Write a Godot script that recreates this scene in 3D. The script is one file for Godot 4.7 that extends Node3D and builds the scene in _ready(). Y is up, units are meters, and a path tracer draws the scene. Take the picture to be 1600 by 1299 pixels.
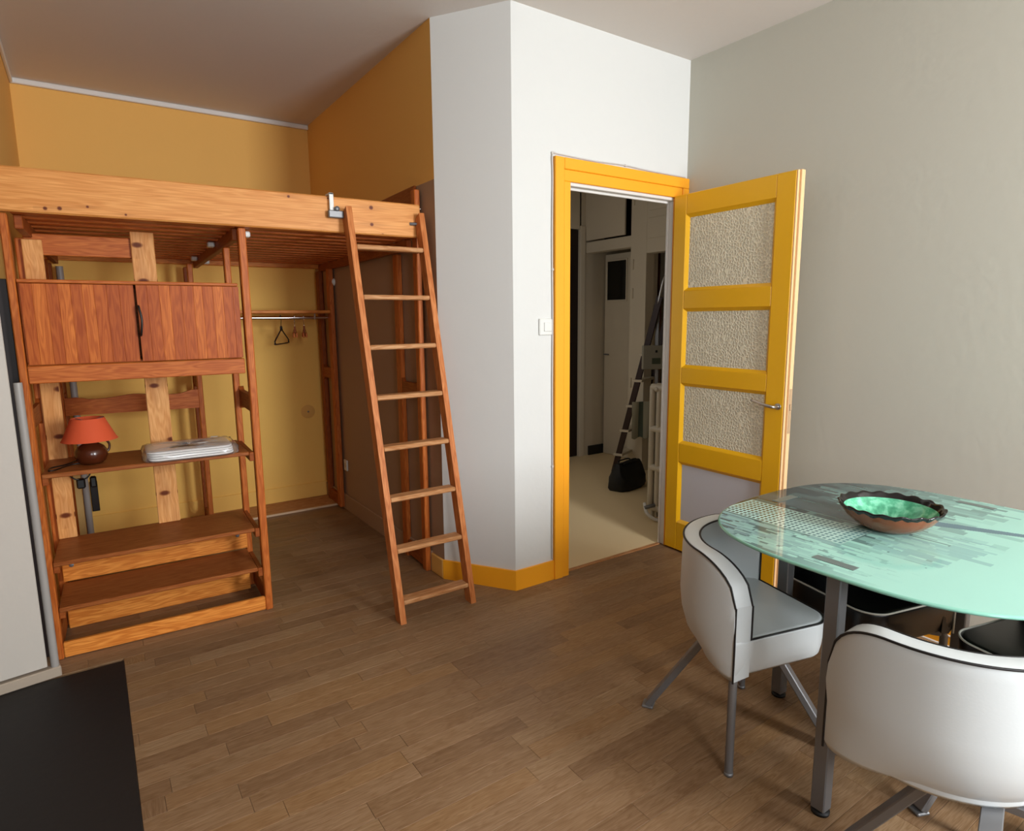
extends Node3D

# Room with a built-in loft bed, a yellow glazed door, a glass dining table with four shell chairs. Units: metres, y up.
var M := {}
var rng := RandomNumberGenerator.new()
var taken := {}
const CEIL := 2.786
const CAM := Vector3(0, 1.38, 0)
const WX := [-0.30, 1.68]     # left edges of the two windows behind the camera

# ------------------------------------------------------------------ mesh helpers
func new_st() -> SurfaceTool:
	var st := SurfaceTool.new()
	st.begin(Mesh.PRIMITIVE_TRIANGLES)
	return st

func tri(st: SurfaceTool, a: Vector3, b: Vector3, c: Vector3, n: Vector3, ua: Vector2, ub: Vector2, uc: Vector2) -> void:
	var flip: bool = (b - a).cross(c - a).dot(n) > 0.0
	st.set_normal(n); st.set_uv(ua); st.add_vertex(a)
	if flip:
		st.set_normal(n); st.set_uv(uc); st.add_vertex(c)
		st.set_normal(n); st.set_uv(ub); st.add_vertex(b)
	else:
		st.set_normal(n); st.set_uv(ub); st.add_vertex(b)
		st.set_normal(n); st.set_uv(uc); st.add_vertex(c)

func ftri(st: SurfaceTool, x: Transform3D, pts: Array, la: int, off: Vector2, out: Vector3) -> void:
	# flat polygon (3 or 4 corners) in box space; uv runs along the longest axis la
	var n: Vector3 = (pts[1] - pts[0]).cross(pts[2] - pts[0]).normalized()
	if n.dot(out) < 0: n = -n
	var an := n.abs()
	var na := 0 if an.x >= an.y and an.x >= an.z else (1 if an.y >= an.z else 2)
	var ua := la if la != na else (la + 1) % 3
	var va := 3 - na - ua
	var uv := []
	for p in pts: uv.append(Vector2(p[ua], p[va]) + off)
	var wn := (x.basis * n).normalized()
	tri(st, x * pts[0], x * pts[1], x * pts[2], wn, uv[0], uv[1], uv[2])
	if pts.size() == 4: tri(st, x * pts[0], x * pts[2], x * pts[3], wn, uv[0], uv[2], uv[3])

# box with chamfered edges, centre and size in the space of x
func bx(st: SurfaceTool, c: Vector3, s: Vector3, bev := 0.002, x := Transform3D(), grain := -1) -> void:
	var h := s * 0.5
	bev = minf(bev, minf(h.x, minf(h.y, h.z)) * 0.9)
	var la := grain if grain >= 0 else (0 if s.x >= s.y and s.x >= s.z else (1 if s.y >= s.z else 2))
	var off := Vector2(rng.randf() * 7.0, rng.randf() * 7.0)
	var t := x * Transform3D(Basis(), c)
	var q := h - Vector3.ONE * bev
	for ax in 3:
		var a1 := (ax + 1) % 3
		var a2 := (ax + 2) % 3
		for sg in [-1.0, 1.0]:
			var pts := []
			for k in [[-1, -1], [1, -1], [1, 1], [-1, 1]]:
				var p := Vector3()
				p[ax] = sg * h[ax]; p[a1] = k[0] * q[a1]; p[a2] = k[1] * q[a2]
				pts.append(p)
			var o := Vector3(); o[ax] = sg
			ftri(st, t, pts, la, off, o)
	if bev <= 0.0: return
	for ax in 3:
		var a1 := (ax + 1) % 3
		var a2 := (ax + 2) % 3
		for k in [[-1, -1], [1, -1], [1, 1], [-1, 1]]:
			var pts := []
			for e in [[0, -1], [0, 1], [1, 1], [1, -1]]:
				var p := Vector3()
				p[ax] = e[1] * q[ax]
				p[a1] = k[0] * (h[a1] if e[0] == 0 else q[a1])
				p[a2] = k[1] * (q[a2] if e[0] == 0 else h[a2])
				pts.append(p)
			var o := Vector3(); o[a1] = k[0]; o[a2] = k[1]
			ftri(st, t, pts, la, off, o)
	for sx in [-1, 1]:
		for sy in [-1, 1]:
			for sz in [-1, 1]:
				ftri(st, t, [Vector3(sx * h.x, sy * q.y, sz * q.z), Vector3(sx * q.x, sy * h.y, sz * q.z), Vector3(sx * q.x, sy * q.y, sz * h.z)], la, off, Vector3(sx, sy, sz))

# box given by its two corners
func bb(st: SurfaceTool, a: Vector3, b: Vector3, bev := 0.002, x := Transform3D(), grain := -1) -> void:
	bx(st, (a + b) * 0.5, (b - a).abs(), bev, x, grain)

# box from p to q with width w (along side) and thickness t
func bar(st: SurfaceTool, p: Vector3, q: Vector3, side: Vector3, w: float, t: float, bev := 0.002) -> void:
	var d := (q - p).normalized()
	var s := (side - d * side.dot(d)).normalized()
	bx(st, Vector3.ZERO, Vector3(w, t, p.distance_to(q)), bev, Transform3D(Basis(s, d.cross(s), d), (p + q) * 0.5))

# surface through a grid of points rows[i][j]; oriented outward by volume
func grid(st: SurfaceTool, rows: Array, closed_j := false, us := 1.0, vs := 1.0, flip := 0) -> void:
	var n := rows.size()
	var m: int = rows[0].size()
	var mid := Vector3()
	for r in rows:
		for p in r: mid += p
	mid /= float(n * m)
	var jm := m if closed_j else m - 1
	var vol := 0.0
	for i in n - 1:
		for j in jm:
			var a: Vector3 = rows[i][j] - mid
			var b: Vector3 = rows[i + 1][j] - mid
			var c: Vector3 = rows[i + 1][(j + 1) % m] - mid
			var d: Vector3 = rows[i][(j + 1) % m] - mid
			vol += a.dot(b.cross(c)) + a.dot(c.cross(d))
	var rev: bool = vol > 0.0 if flip == 0 else flip > 0
	var nr := []
	for i in n:
		var row := []
		for j in m:
			var i0 := maxi(i - 1, 0); var i1 := mini(i + 1, n - 1)
			var j0 := (j - 1 + m) % m if closed_j else maxi(j - 1, 0)
			var j1 := (j + 1) % m if closed_j else mini(j + 1, m - 1)
			var di: Vector3 = rows[i1][j] - rows[i0][j]
			var dj: Vector3 = rows[i][j1] - rows[i][j0]
			if dj.length() < 1e-7:   # pole
				var e := 1 if i == 0 else n - 2
				dj = rows[e][j1] - rows[e][j0]
			var v := di.cross(dj)
			v = v.normalized() if v.length() > 1e-12 else Vector3.UP
			row.append(v if rev else -v)
		nr.append(row)
	for i in n - 1:
		for j in jm:
			var k := (j + 1) % m
			var P := [rows[i][j], rows[i + 1][j], rows[i + 1][k], rows[i][k]]
			var N := [nr[i][j], nr[i + 1][j], nr[i + 1][k], nr[i][k]]
			var U := [Vector2(j * us / m, i * vs / n), Vector2(j * us / m, (i + 1) * vs / n), Vector2((j + 1) * us / m, (i + 1) * vs / n), Vector2((j + 1) * us / m, i * vs / n)]
			for t in ([[0, 2, 1], [0, 3, 2]] if rev else [[0, 1, 2], [0, 2, 3]]):
				if P[t[0]].distance_to(P[t[1]]) < 1e-6 or P[t[1]].distance_to(P[t[2]]) < 1e-6 or P[t[0]].distance_to(P[t[2]]) < 1e-6: continue
				for e in t:
					st.set_normal(N[e]); st.set_uv(U[e]); st.add_vertex(P[e])

func tube(st: SurfaceTool, pts: Array, r: float, sides := 8, closed := false, caps := true) -> void:
	var rows := []
	var n := pts.size()
	var ref := Vector3(0.13, 0.97, 0.21).normalized()
	var last := Vector3()
	for i in n:
		var a: Vector3 = pts[(i - 1 + n) % n] if closed else pts[maxi(i - 1, 0)]
		var b: Vector3 = pts[(i + 1) % n] if closed else pts[mini(i + 1, n - 1)]
		var d := (b - a).normalized()
		var u := last - d * last.dot(d) if i > 0 else ref - d * ref.dot(d)
		if u.length() < 0.01: u = Vector3.RIGHT - d * d.x
		u = u.normalized()
		last = u
		var v := d.cross(u)
		var row := []
		for k in sides:
			var t := TAU * k / sides
			row.append(pts[i] + (u * cos(t) + v * sin(t)) * r)
		rows.append(row)
	if closed:
		rows.append(rows[0])
	elif caps:
		var c0 := []; var c1 := []
		for k in sides: c0.append(pts[0]); c1.append(pts[n - 1])
		rows.push_front(c0); rows.append(c1)
	# orient by hand: the first ring's outward side
	var rr: Array = rows[1]
	var test: Vector3 = (rows[2][0] - rr[0]).cross(rr[1] - rr[sides - 1])
	var centre := Vector3()
	for p in rr: centre += p / sides
	grid(st, rows, true, 1.0, 1.0, 1 if test.dot(rr[0] - centre) > 0 else -1)

# profile: array of Vector2(radius, y)
func lathe(st: SurfaceTool, prof: Array, c := Vector3.ZERO, seg := 32, wavy := false) -> void:
	var rows := []
	for p in prof:
		var row := []
		for k in seg:
			var t := TAU * k / seg
			var q := Vector3(p.x * cos(t), p.y, p.x * sin(t))
			if wavy: q = wob(q, t, p)
			row.append(c + q)
		rows.append(row)
	grid(st, rows, true)

# flat polygon (2D points) pushed out from z0 to z1 in the space of x
func prism(st: SurfaceTool, poly: PackedVector2Array, z0: float, z1: float, x := Transform3D()) -> void:
	var idx := Geometry2D.triangulate_polygon(poly)
	for s in [[z0, -1.0], [z1, 1.0]]:
		for i in range(0, idx.size(), 3):
			var p := []
			for k in 3: p.append(Vector3(poly[idx[i + k]].x, poly[idx[i + k]].y, s[0]))
			ftri(st, x, p, 0, Vector2.ZERO, Vector3(0, 0, s[1] * signf(z1 - z0)))
	var cw := Geometry2D.is_polygon_clockwise(poly)
	for i in poly.size():
		var a := poly[i]; var b := poly[(i + 1) % poly.size()]
		var o := Vector2(b.y - a.y, a.x - b.x) * (-1.0 if cw else 1.0)
		ftri(st, x, [Vector3(a.x, a.y, z0), Vector3(b.x, b.y, z0), Vector3(b.x, b.y, z1), Vector3(a.x, a.y, z1)], 0, Vector2.ZERO, Vector3(o.x, o.y, 0))

func smooth_path(p: Array, per := 8, closed := false) -> Array:
	var out := []
	var n := p.size()
	for i in (n if closed else n - 1):
		var a: Vector3 = p[(i - 1 + n) % n] if closed or i > 0 else p[0] * 2.0 - p[1]
		var b: Vector3 = p[i]
		var c: Vector3 = p[(i + 1) % n]
		var d: Vector3 = p[(i + 2) % n] if closed or i < n - 2 else p[n - 1] * 2.0 - p[n - 2]
		for k in per: out.append(b.cubic_interpolate(c, a, d, float(k) / per))
	if not closed: out.append(p[n - 1])
	return out

# ------------------------------------------------------------------ object helpers
func numbered(called: String) -> String:
	var k: int = taken.get(called, 0)
	taken[called] = k + 1
	return called if k == 0 else "%s_%03d" % [called, k]

func thing(called: String, label: String, category: String, at := Vector3.ZERO, turn := 0.0, group := "") -> Node3D:
	var o := Node3D.new()
	o.name = numbered(called)
	add_child(o)
	o.position = at
	o.rotation.y = turn
	tag(o, label, category, group)
	return o

func tag(o: Node3D, label: String, category: String, group := "", kind := "") -> void:
	o.set_meta("label", label)
	o.set_meta("category", category)
	if group: o.set_meta("group", group)
	if kind: o.set_meta("kind", kind)

func obj(called: String, st: SurfaceTool, mat: Material, parent: Node = null) -> MeshInstance3D:
	var o := MeshInstance3D.new()
	o.mesh = st.commit()
	o.material_override = mat
	if parent == null:
		o.name = numbered(called)
		add_child(o)
	else:
		o.name = called
		parent.add_child(o, true)
	return o

func struct(called: String, st: SurfaceTool, mat: Material, label: String, category: String) -> MeshInstance3D:
	var o := obj(called, st, mat)
	tag(o, label, category, "", "structure")
	return o

# ------------------------------------------------------------------ materials
func mat(c: Color, rough := 0.6, metal := 0.0) -> StandardMaterial3D:
	var m := StandardMaterial3D.new()
	m.albedo_color = c
	m.roughness = rough
	m.metallic = metal
	return m

func noise_tex(sd: int, freq: float, size := 256, normal := false, bump := 4.0, oct := 4, kind := FastNoiseLite.TYPE_SIMPLEX_SMOOTH) -> NoiseTexture2D:
	var t := NoiseTexture2D.new()
	var n := FastNoiseLite.new()
	n.seed = sd; n.frequency = freq; n.noise_type = kind; n.fractal_octaves = oct
	t.noise = n; t.width = size; t.height = size; t.seamless = true
	t.as_normal_map = normal
	if normal: t.bump_strength = bump
	return t

func cell_tex(lo: float, hi: float) -> ImageTexture:
	var N := 512
	var im := Image.create(N, N, false, Image.FORMAT_RGB8)
	var r := RandomNumberGenerator.new()
	r.seed = 77
	var G := 20
	var pts := []
	for i in G * G: pts.append(Vector2(r.randf(), r.randf()))
	for y in N:
		for x in N:
			var p := Vector2(x, y) * (float(G) / N)
			var d1 := 9.0
			var d2 := 9.0
			var c := Vector2i(p.floor())
			for j in range(-1, 2):
				for i in range(-1, 2):
					var k := Vector2i(posmod(c.x + i, G), posmod(c.y + j, G))
					var q: Vector2 = pts[k.y * G + k.x] + Vector2(c.x + i, c.y + j)
					var d := p.distance_squared_to(q)
					if d < d1:
						d2 = d1
						d1 = d
					elif d < d2: d2 = d
			var e := 1.0 - smoothstep(0.0, 0.42, sqrt(d2) - sqrt(d1))
			var v := lerpf(lo, hi, e)
			im.set_pixel(x, y, Color(v, v, v))
	im.generate_mipmaps()
	return ImageTexture.create_from_image(im)

# wood: u along the grain. Multiplies the albedo colour
func wood_tex(sd: int, w: int, h: int, lo: Color, hi: Color, rings := 16.0, streak := 0.6, knots := []) -> ImageTexture:
	var im := Image.create(w, h, false, Image.FORMAT_RGB8)
	var n := FastNoiseLite.new(); n.seed = sd; n.frequency = 1.0; n.fractal_octaves = 3
	var f := FastNoiseLite.new(); f.seed = sd + 9; f.frequency = 1.0; f.fractal_octaves = 2
	var kc := Color(0.34, 0.16, 0.08)
	for y in h:
		var v := float(y) / h
		for x in w:
			var u := float(x) / w
			# fade between two copies so that the ends meet
			var pull := 0.0
			var dark := 0.0
			for k in knots:
				var du: float = (u - k.x) * k.w / k.z
				var dv: float = (v - k.y) / k.z
				var d := sqrt(du * du + dv * dv)
				pull += dv * exp(-d * d * 0.12) * 0.035 * k.z * 8.0
				dark = maxf(dark, 1.0 - smoothstep(0.35, 1.0, d))
				dark = maxf(dark, 0.13 * (1.0 - smoothstep(0.6, 2.4, absf(dv) * 1.4 + absf(du) * 0.22)))
			var a := n.get_noise_2d(u * 2.2, (v + pull) * 5.0)
			var b := n.get_noise_2d((u - 1.0) * 2.2, (v + pull) * 5.0)
			var big := lerpf(a, b, smoothstep(0.8, 1.0, u))
			var rg := 0.5 + 0.5 * sin(((v + pull) * rings + big * 5.0) * TAU * 0.5)
			var fa := f.get_noise_2d(u * 5.0, v * 90.0)
			var fb := f.get_noise_2d((u - 1.0) * 5.0, v * 90.0)
			var fine := lerpf(fa, fb, smoothstep(0.8, 1.0, u))
			var t := clampf(0.5 + (rg - 0.5) * streak + fine * 0.30 + big * 0.30, 0.0, 1.0)
			im.set_pixel(x, y, lo.lerp(hi, t).lerp(kc, dark * 0.85))
	im.generate_mipmaps()
	return ImageTexture.create_from_image(im)

func wood(tex: Texture2D, tint: Color, rough: float, su := 1.0, sv := 4.0) -> StandardMaterial3D:
	var m := mat(tint, rough)
	m.albedo_texture = tex
	m.metallic_specular = 0.32
	m.uv1_scale = Vector3(su, sv, 1)
	return m

func wall_mat(c: Color, sd: int, rough := 0.85, relief := 0.04) -> StandardMaterial3D:
	var m := mat(c, rough)
	m.uv1_triplanar = true
	m.uv1_world_triplanar = true
	m.uv1_scale = Vector3.ONE * 1.4
	m.heightmap_enabled = true
	m.heightmap_texture = noise_tex(sd, 0.06, 256, false, 1, 4)
	m.heightmap_scale = relief
	return m

func build_materials() -> void:
	var w1 := wood_tex(11, 512, 256, Color(0.80, 0.68, 0.56), Color(1, 1, 1), 14.0, 0.5)
	var w2 := wood_tex(27, 512, 256, Color(0.82, 0.71, 0.60), Color(1, 1, 1), 9.0, 0.6)
	M.wood1 = w1
	M.wood2 = w2
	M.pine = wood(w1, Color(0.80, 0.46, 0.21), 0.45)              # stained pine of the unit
	M.pine_dark = wood(w1, Color(0.64, 0.35, 0.15), 0.5)  # darker copy, mainly for rungs, beams and rear posts in shade
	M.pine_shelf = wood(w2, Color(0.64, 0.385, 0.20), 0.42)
	M.pine_lit = wood(w2, Color(0.93, 0.61, 0.28), 0.45)  # brighter copy for boards that catch the light
	M.pine_ladder = wood(w1, Color(0.84, 0.55, 0.33), 0.5)
	M.pine_tread = wood(w2, Color(0.80, 0.61, 0.43), 0.55)
	M.stave = []
	for c in [Color(0.71, 0.36, 0.13), Color(0.76, 0.40, 0.15), Color(0.84, 0.48, 0.20), Color(0.74, 0.385, 0.145)]: M.stave.append(wood(w1, c, 0.45))
	M.rail = wood(wood_tex(5, 1024, 128, Color(0.86, 0.76, 0.64), Color(1, 1, 1), 5.0, 0.45, [Vector4(0.02, 0.60, 0.055, 10.0), Vector4(0.045, 0.62, 0.06, 10.0), Vector4(0.095, 0.70, 0.04, 10.0), Vector4(0.15, 0.45, 0.035, 10.0), Vector4(0.165, 0.58, 0.035, 10.0), Vector4(0.52, 0.35, 0.05, 10.0), Vector4(0.62, 0.40, 0.04, 10.0), Vector4(0.735, 0.25, 0.08, 10.0), Vector4(0.765, 0.5, 0.06, 10.0), Vector4(0.735, 0.78, 0.07, 10.0), Vector4(0.90, 0.42, 0.06, 10.0)]), Color(0.92, 0.66, 0.385), 0.42, 0.56, 6.0)
	M.plank_pine = wood(wood_tex(8, 1024, 128, Color(0.86, 0.76, 0.64), Color(1, 1, 1), 4.0, 0.4, [Vector4(0.06, 0.35, 0.12, 7.0), Vector4(0.16, 0.6, 0.10, 7.0), Vector4(0.42, 0.4, 0.11, 7.0), Vector4(0.63, 0.5, 0.13, 7.0), Vector4(0.72, 0.55, 0.12, 7.0), Vector4(0.9, 0.4, 0.12, 7.0)]), Color(0.95, 0.72, 0.47), 0.5)
	M.floor_mats = []
	var wf1 := wood_tex(41, 512, 128, Color(0.80, 0.74, 0.67), Color(1, 1, 1), 7.0, 0.4)
	var wf2 := wood_tex(53, 512, 128, Color(0.78, 0.72, 0.64), Color(1, 1, 1), 11.0, 0.4)
	var i := 0
	for c in [Color(0.60, 0.488, 0.372), Color(0.622, 0.508, 0.392), Color(0.585, 0.472, 0.356), Color(0.638, 0.528, 0.408), Color(0.605, 0.485, 0.36), Color(0.562, 0.45, 0.342), Color(0.622, 0.498, 0.362), Color(0.598, 0.49, 0.378)]:
		var m := wood(wf1 if i % 2 == 0 else wf2, c, 0.42, 1.6, 9.0)
		M.floor_mats.append(m)
		i += 1
	M.joint = mat(Color(0.40, 0.29, 0.20), 0.8)
	M.white_wall = wall_mat(Color(0.84, 0.84, 0.825), 3)
	M.ceiling = wall_mat(Color(0.85, 0.82, 0.79), 4)
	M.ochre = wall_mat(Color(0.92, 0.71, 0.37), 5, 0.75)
	M.pale_ochre = wall_mat(Color(1.0, 0.80, 0.41), 15, 0.75)
	M.rear_wall = wall_mat(Color(0.52, 0.48, 0.43), 16)
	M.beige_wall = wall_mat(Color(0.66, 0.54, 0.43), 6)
	M.right_wall = wall_mat(Color(0.745, 0.735, 0.685), 8)
	M.hall_wall = wall_mat(Color(0.82, 0.77, 0.68), 7)
	M.hall_paint = mat(Color(0.84, 0.79, 0.70), 0.5)
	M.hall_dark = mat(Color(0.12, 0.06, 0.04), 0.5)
	M.hall_brown = wood(w1, Color(0.46, 0.24, 0.16), 0.45)
	M.dark_glass = mat(Color(0.05, 0.05, 0.03), 0.15)
	M.lino = wall_mat(Color(0.93, 0.83, 0.65), 9, 0.5, 0.03)
	M.yellow_orange = mat(Color(0.98, 0.66, 0.12), 0.45)
	M.yellow_door = mat(Color(0.93, 0.70, 0.06), 0.38)
	M.raw_wood = mat(Color(0.93, 0.76, 0.56), 0.6)
	M.trim_white = mat(Color(0.88, 0.87, 0.85), 0.5)
	M.white_plastic = mat(Color(0.88, 0.88, 0.86), 0.35)
	M.cable = mat(Color(0.78, 0.76, 0.74), 0.5)
	M.chrome = mat(Color(0.85, 0.84, 0.82), 0.18, 1.0)
	M.steel = mat(Color(0.50, 0.50, 0.505), 0.42, 0.5)
	M.bright_steel = mat(Color(0.75, 0.75, 0.75), 0.3, 1.0)
	M.black = mat(Color(0.03, 0.03, 0.03), 0.4)
	M.rubber = mat(Color(0.02, 0.02, 0.02), 0.6)
	M.slate = wall_mat(Color(0.075, 0.055, 0.045), 12, 0.65, 0.05)
	M.grey_pipe = mat(Color(0.62, 0.60, 0.58), 0.4)
	M.panel_white = wall_mat(Color(0.75, 0.72, 0.68), 14, 0.55, 0.05)
	# textured glass of the door: seen from the room it is a pale, rippled, translucent sheet
	var g := mat(Color(0.93, 0.90, 0.80), 0.25)
	g.uv1_triplanar = true
	g.uv1_scale = Vector3(2.9, 2.9, 2.9)
	# a net of fine raised wrinkles: height from a cell pattern, and the same net painted paler, like light on the ridges
	g.heightmap_enabled = true
	g.heightmap_texture = cell_tex(0.0, 1.0)
	g.heightmap_scale = 0.22
	g.albedo_texture = cell_tex(0.89, 1.0)
	g.backlight_enabled = true
	g.backlight = Color(0.2, 0.2, 0.18)
	M.ripple_glass = g
	var le := wall_mat(Color(0.80, 0.82, 0.82), 31, 0.42, 0.008)
	le.uv1_scale = Vector3.ONE * 9.0
	M.white_leather = le
	var lb := wall_mat(Color(0.018, 0.018, 0.018), 31, 0.35, 0.008)
	lb.uv1_scale = Vector3.ONE * 9.0
	M.black_leather = lb
	M.pipe_dark = mat(Color(0.05, 0.035, 0.04), 0.5)
	M.pipe_white = mat(Color(0.86, 0.85, 0.80), 0.5)
	M.radiator = mat(Color(0.78, 0.74, 0.66), 0.4)
	var cl := mat(Color(0.92, 0.92, 0.92, 0.10), 0.16)
	cl.transparency = BaseMaterial3D.TRANSPARENCY_ALPHA
	M.clear_film = cl
	var pane := mat(Color(0.95, 0.97, 0.97, 0.06), 0.03)
	pane.transparency = BaseMaterial3D.TRANSPARENCY_ALPHA
	M.pane = pane

# ------------------------------------------------------------------ _ready: camera, light, structure, objects
func _ready() -> void:
	rng.seed = 7
	var cam := Camera3D.new()
	cam.name = "camera"
	cam.position = CAM
	cam.rotation = Vector3(-0.15485, -0.59691, -0.00971)
	cam.fov = 67.77
	cam.near = 0.05
	add_child(cam)
	cam.current = true
	var we := WorldEnvironment.new()
	we.name = "environment"
	var env := Environment.new()
	env.background_mode = Environment.BG_SKY
	var sky := Sky.new()
	var sm := ProceduralSkyMaterial.new()
	sm.sky_top_color = Color(0.62, 0.74, 0.92)
	sm.sky_horizon_color = Color(0.86, 0.89, 0.93)
	sm.ground_bottom_color = Color(0.35, 0.34, 0.32)
	sm.ground_horizon_color = Color(0.60, 0.60, 0.58)
	sm.sky_energy_multiplier = 0.8
	sm.ground_energy_multiplier = 0.5
	sky.sky_material = sm
	env.sky = sky
	env.tonemap_mode = Environment.TONE_MAPPER_LINEAR
	env.tonemap_exposure = 0.90
	env.sdfgi_enabled = true
	env.ssao_enabled = true
	env.ssil_enabled = true
	we.environment = env
	add_child(we)
	# daylight of the two tall windows behind the camera
	daylight(Vector3(WX[0] + 0.5, 1.72, 1.97), Vector2(0.74, 1.5), 0.0, 5.5)
	daylight(Vector3(WX[1] + 0.5, 1.72, 1.97), Vector2(0.74, 1.5), 0.0, 18.5)
	# and of an added, unseen window that brightens the hall
	daylight(Vector3(1.90, 1.5, -3.7), Vector2(0.8, 1.2), -PI / 2, 0.45)

	build_materials()
	build_room()
	build_hall()
	build_door()
	build_bed()
	build_bed_things()
	build_ladder()
	build_table()
	build_chairs()
	build_bowl()
	build_left_corner()

func daylight(at: Vector3, size: Vector2, turn: float, energy: float) -> void:
	var l := AreaLight3D.new()
	l.name = numbered("window_daylight")
	l.position = at
	l.rotation.y = turn
	l.area_size = size
	l.light_energy = energy
	l.light_color = Color(0.97, 0.985, 1.0)
	l.shadow_enabled = true
	l.area_range = 20.0
	add_child(l)

# ------------------------------------------------------------------ room shell
func build_room() -> void:
	var st := new_st()
	bb(st, Vector3(-1.42, -0.12, -5.1), Vector3(3.05, -0.012, 2.1), 0.0)
	var fl := struct("floor", st, M.joint, "worn brown oak strip floor of the room", "floor")
	build_planks(fl)
	st = new_st()
	bb(st, Vector3(-1.45, CEIL, -5.1), Vector3(3.05, CEIL + 0.12, 2.1), 0.0)
	struct("ceiling", st, M.ceiling, "plain white plaster ceiling above the room and loft bed", "ceiling")
	st = new_st()
	bb(st, Vector3(-0.36, 0, -4.92), Vector3(1.475, CEIL, -4.80), 0.0)
	var wb := struct("wall_back", st, M.ochre, "ochre yellow back wall of the alcove behind the loft bed", "wall")
	st = new_st()
	bb(st, Vector3(-0.232, 0, -4.801), Vector3(1.475, 1.775, -4.796), 0.0)
	obj("lower_wall", st, M.pale_ochre, wb)  # paler colour laid over the lower wall to brighten it under the bed
	st = new_st()
	bb(st, Vector3(-0.36, 0, -4.92), Vector3(-0.232, CEIL, -3.10), 0.0)
	struct("wall_left", st, M.ochre, "ochre yellow side wall at the left end of the loft bed", "wall")
	# right side of the alcove: beige below, ochre above the bed
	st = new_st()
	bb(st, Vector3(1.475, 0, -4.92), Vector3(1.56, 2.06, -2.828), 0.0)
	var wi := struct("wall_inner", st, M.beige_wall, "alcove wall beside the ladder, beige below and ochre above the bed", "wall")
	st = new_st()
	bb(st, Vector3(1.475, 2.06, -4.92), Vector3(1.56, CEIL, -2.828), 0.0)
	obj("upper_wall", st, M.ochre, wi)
	st = new_st()
	prism(st, PackedVector2Array([Vector2(1.475, -2.828), Vector2(1.702, -2.485), Vector2(1.702, -2.53), Vector2(1.56, -2.828)]), 0.0, CEIL, Transform3D(Basis(Vector3(1, 0, 0), Vector3(0, 0, 1), Vector3(0, 1, 0)), Vector3.ZERO))
	struct("wall_corner", st, M.white_wall, "slanted white wall between ladder and doorway", "wall")
	st = new_st()
	bb(st, Vector3(1.702, 0, -2.53), Vector3(2.0, CEIL, -2.485), 0.0)
	bb(st, Vector3(2.0, 2.09, -2.53), Vector3(2.84, CEIL, -2.485), 0.0)
	bb(st, Vector3(2.84, 0, -2.53), Vector3(3.05, CEIL, -2.485), 0.0)
	struct("wall_door", st, M.white_wall, "white wall around the yellow doorway", "wall")
	st = new_st()
	prism(st, PackedVector2Array([Vector2(2.911, -2.485), Vector2(2.985, 1.9), Vector2(3.1, 1.9), Vector2(3.1, -2.485)]), 0.0, CEIL, Transform3D(Basis(Vector3(1, 0, 0), Vector3(0, 0, 1), Vector3(0, 1, 0)), Vector3.ZERO))
	struct("wall_right", st, M.right_wall, "plain white wall behind the glass table", "wall")
	st = new_st()
	bb(st, Vector3(-1.45, 0, -3.22), Vector3(-0.361, CEIL, -3.102), 0.0)
	struct("wall_return", st, M.white_wall, "white wall return at the left of the loft bed", "wall")
	st = new_st()
	bb(st, Vector3(-1.45, 0, -3.1), Vector3(-1.33, CEIL, 1.72), 0.0)
	struct("wall_side", st, M.rear_wall, "brown beige side wall left of the camera", "wall")
	# wall behind the camera with two tall windows
	st = new_st()
	var z0 := 1.72
	var z1 := 2.10
	for s in [[-1.45, WX[0]], [WX[0] + 1.0, WX[1]], [WX[1] + 1.0, 3.05]]: bb(st, Vector3(s[0], 0, z0), Vector3(s[1], CEIL, z1), 0.0)
	for s in [[WX[0], WX[0] + 1.0], [WX[1], WX[1] + 1.0]]:
		bb(st, Vector3(s[0], 0, z0), Vector3(s[1], 0.50, z1), 0.0)
		bb(st, Vector3(s[0], 2.60, z0), Vector3(s[1], CEIL, z1), 0.0)
	struct("wall_front", st, M.rear_wall, "brown beige wall with two tall windows behind the camera", "wall")
	var k := 1
	for s in WX:
		st = new_st()
		for q in [[0.0, 0.05], [0.475, 0.525], [0.95, 1.0]]: bb(st, Vector3(s + q[0], 0.50, 2.00), Vector3(s + q[1], 2.60, 2.06), 0.003)
		for q in [[0.50, 0.56], [2.54, 2.60]]: bb(st, Vector3(s, q[0], 2.005), Vector3(s + 1.0, q[1], 2.055), 0.003)
		var w := struct("window_%d" % k, st, M.trim_white, "white framed double window, %s of the two behind the camera" % ["left", "right"][k - 1], "window")
		for q in [0.05, 0.525]:
			st = new_st()
			bb(st, Vector3(s + q, 0.56, 2.027), Vector3(s + q + 0.425, 2.54, 2.031), 0.0)
			obj("pane", st, M.pane, w)
		k += 1
	# baseboards
	st = new_st()
	var p := PackedVector2Array([Vector2(1.475, -2.828), Vector2(1.702, -2.485), Vector2(1.945, -2.485), Vector2(1.945, -2.473), Vector2(1.696, -2.473), Vector2(1.463, -2.824)])
	prism(st, p, 0.0, 0.105, Transform3D(Basis(Vector3(1, 0, 0), Vector3(0, 0, 1), Vector3(0, 1, 0)), Vector3.ZERO))
	struct("baseboard_corner", st, M.yellow_orange, "orange yellow skirting board round the slanted white wall", "baseboard")
	st = new_st()
	bb(st, Vector3(-0.232, 0, -4.80), Vector3(1.475, 0.125, -4.785), 0.003)
	struct("baseboard_back", st, M.pale_ochre, "yellow skirting board along the alcove back wall", "baseboard")
	st = new_st()
	bb(st, Vector3(1.462, 0, -4.785), Vector3(1.475, 0.115, -2.96), 0.003)
	struct("baseboard_inner", st, M.beige_wall, "beige skirting board along the alcove side wall", "baseboard")
	st = new_st()
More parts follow.
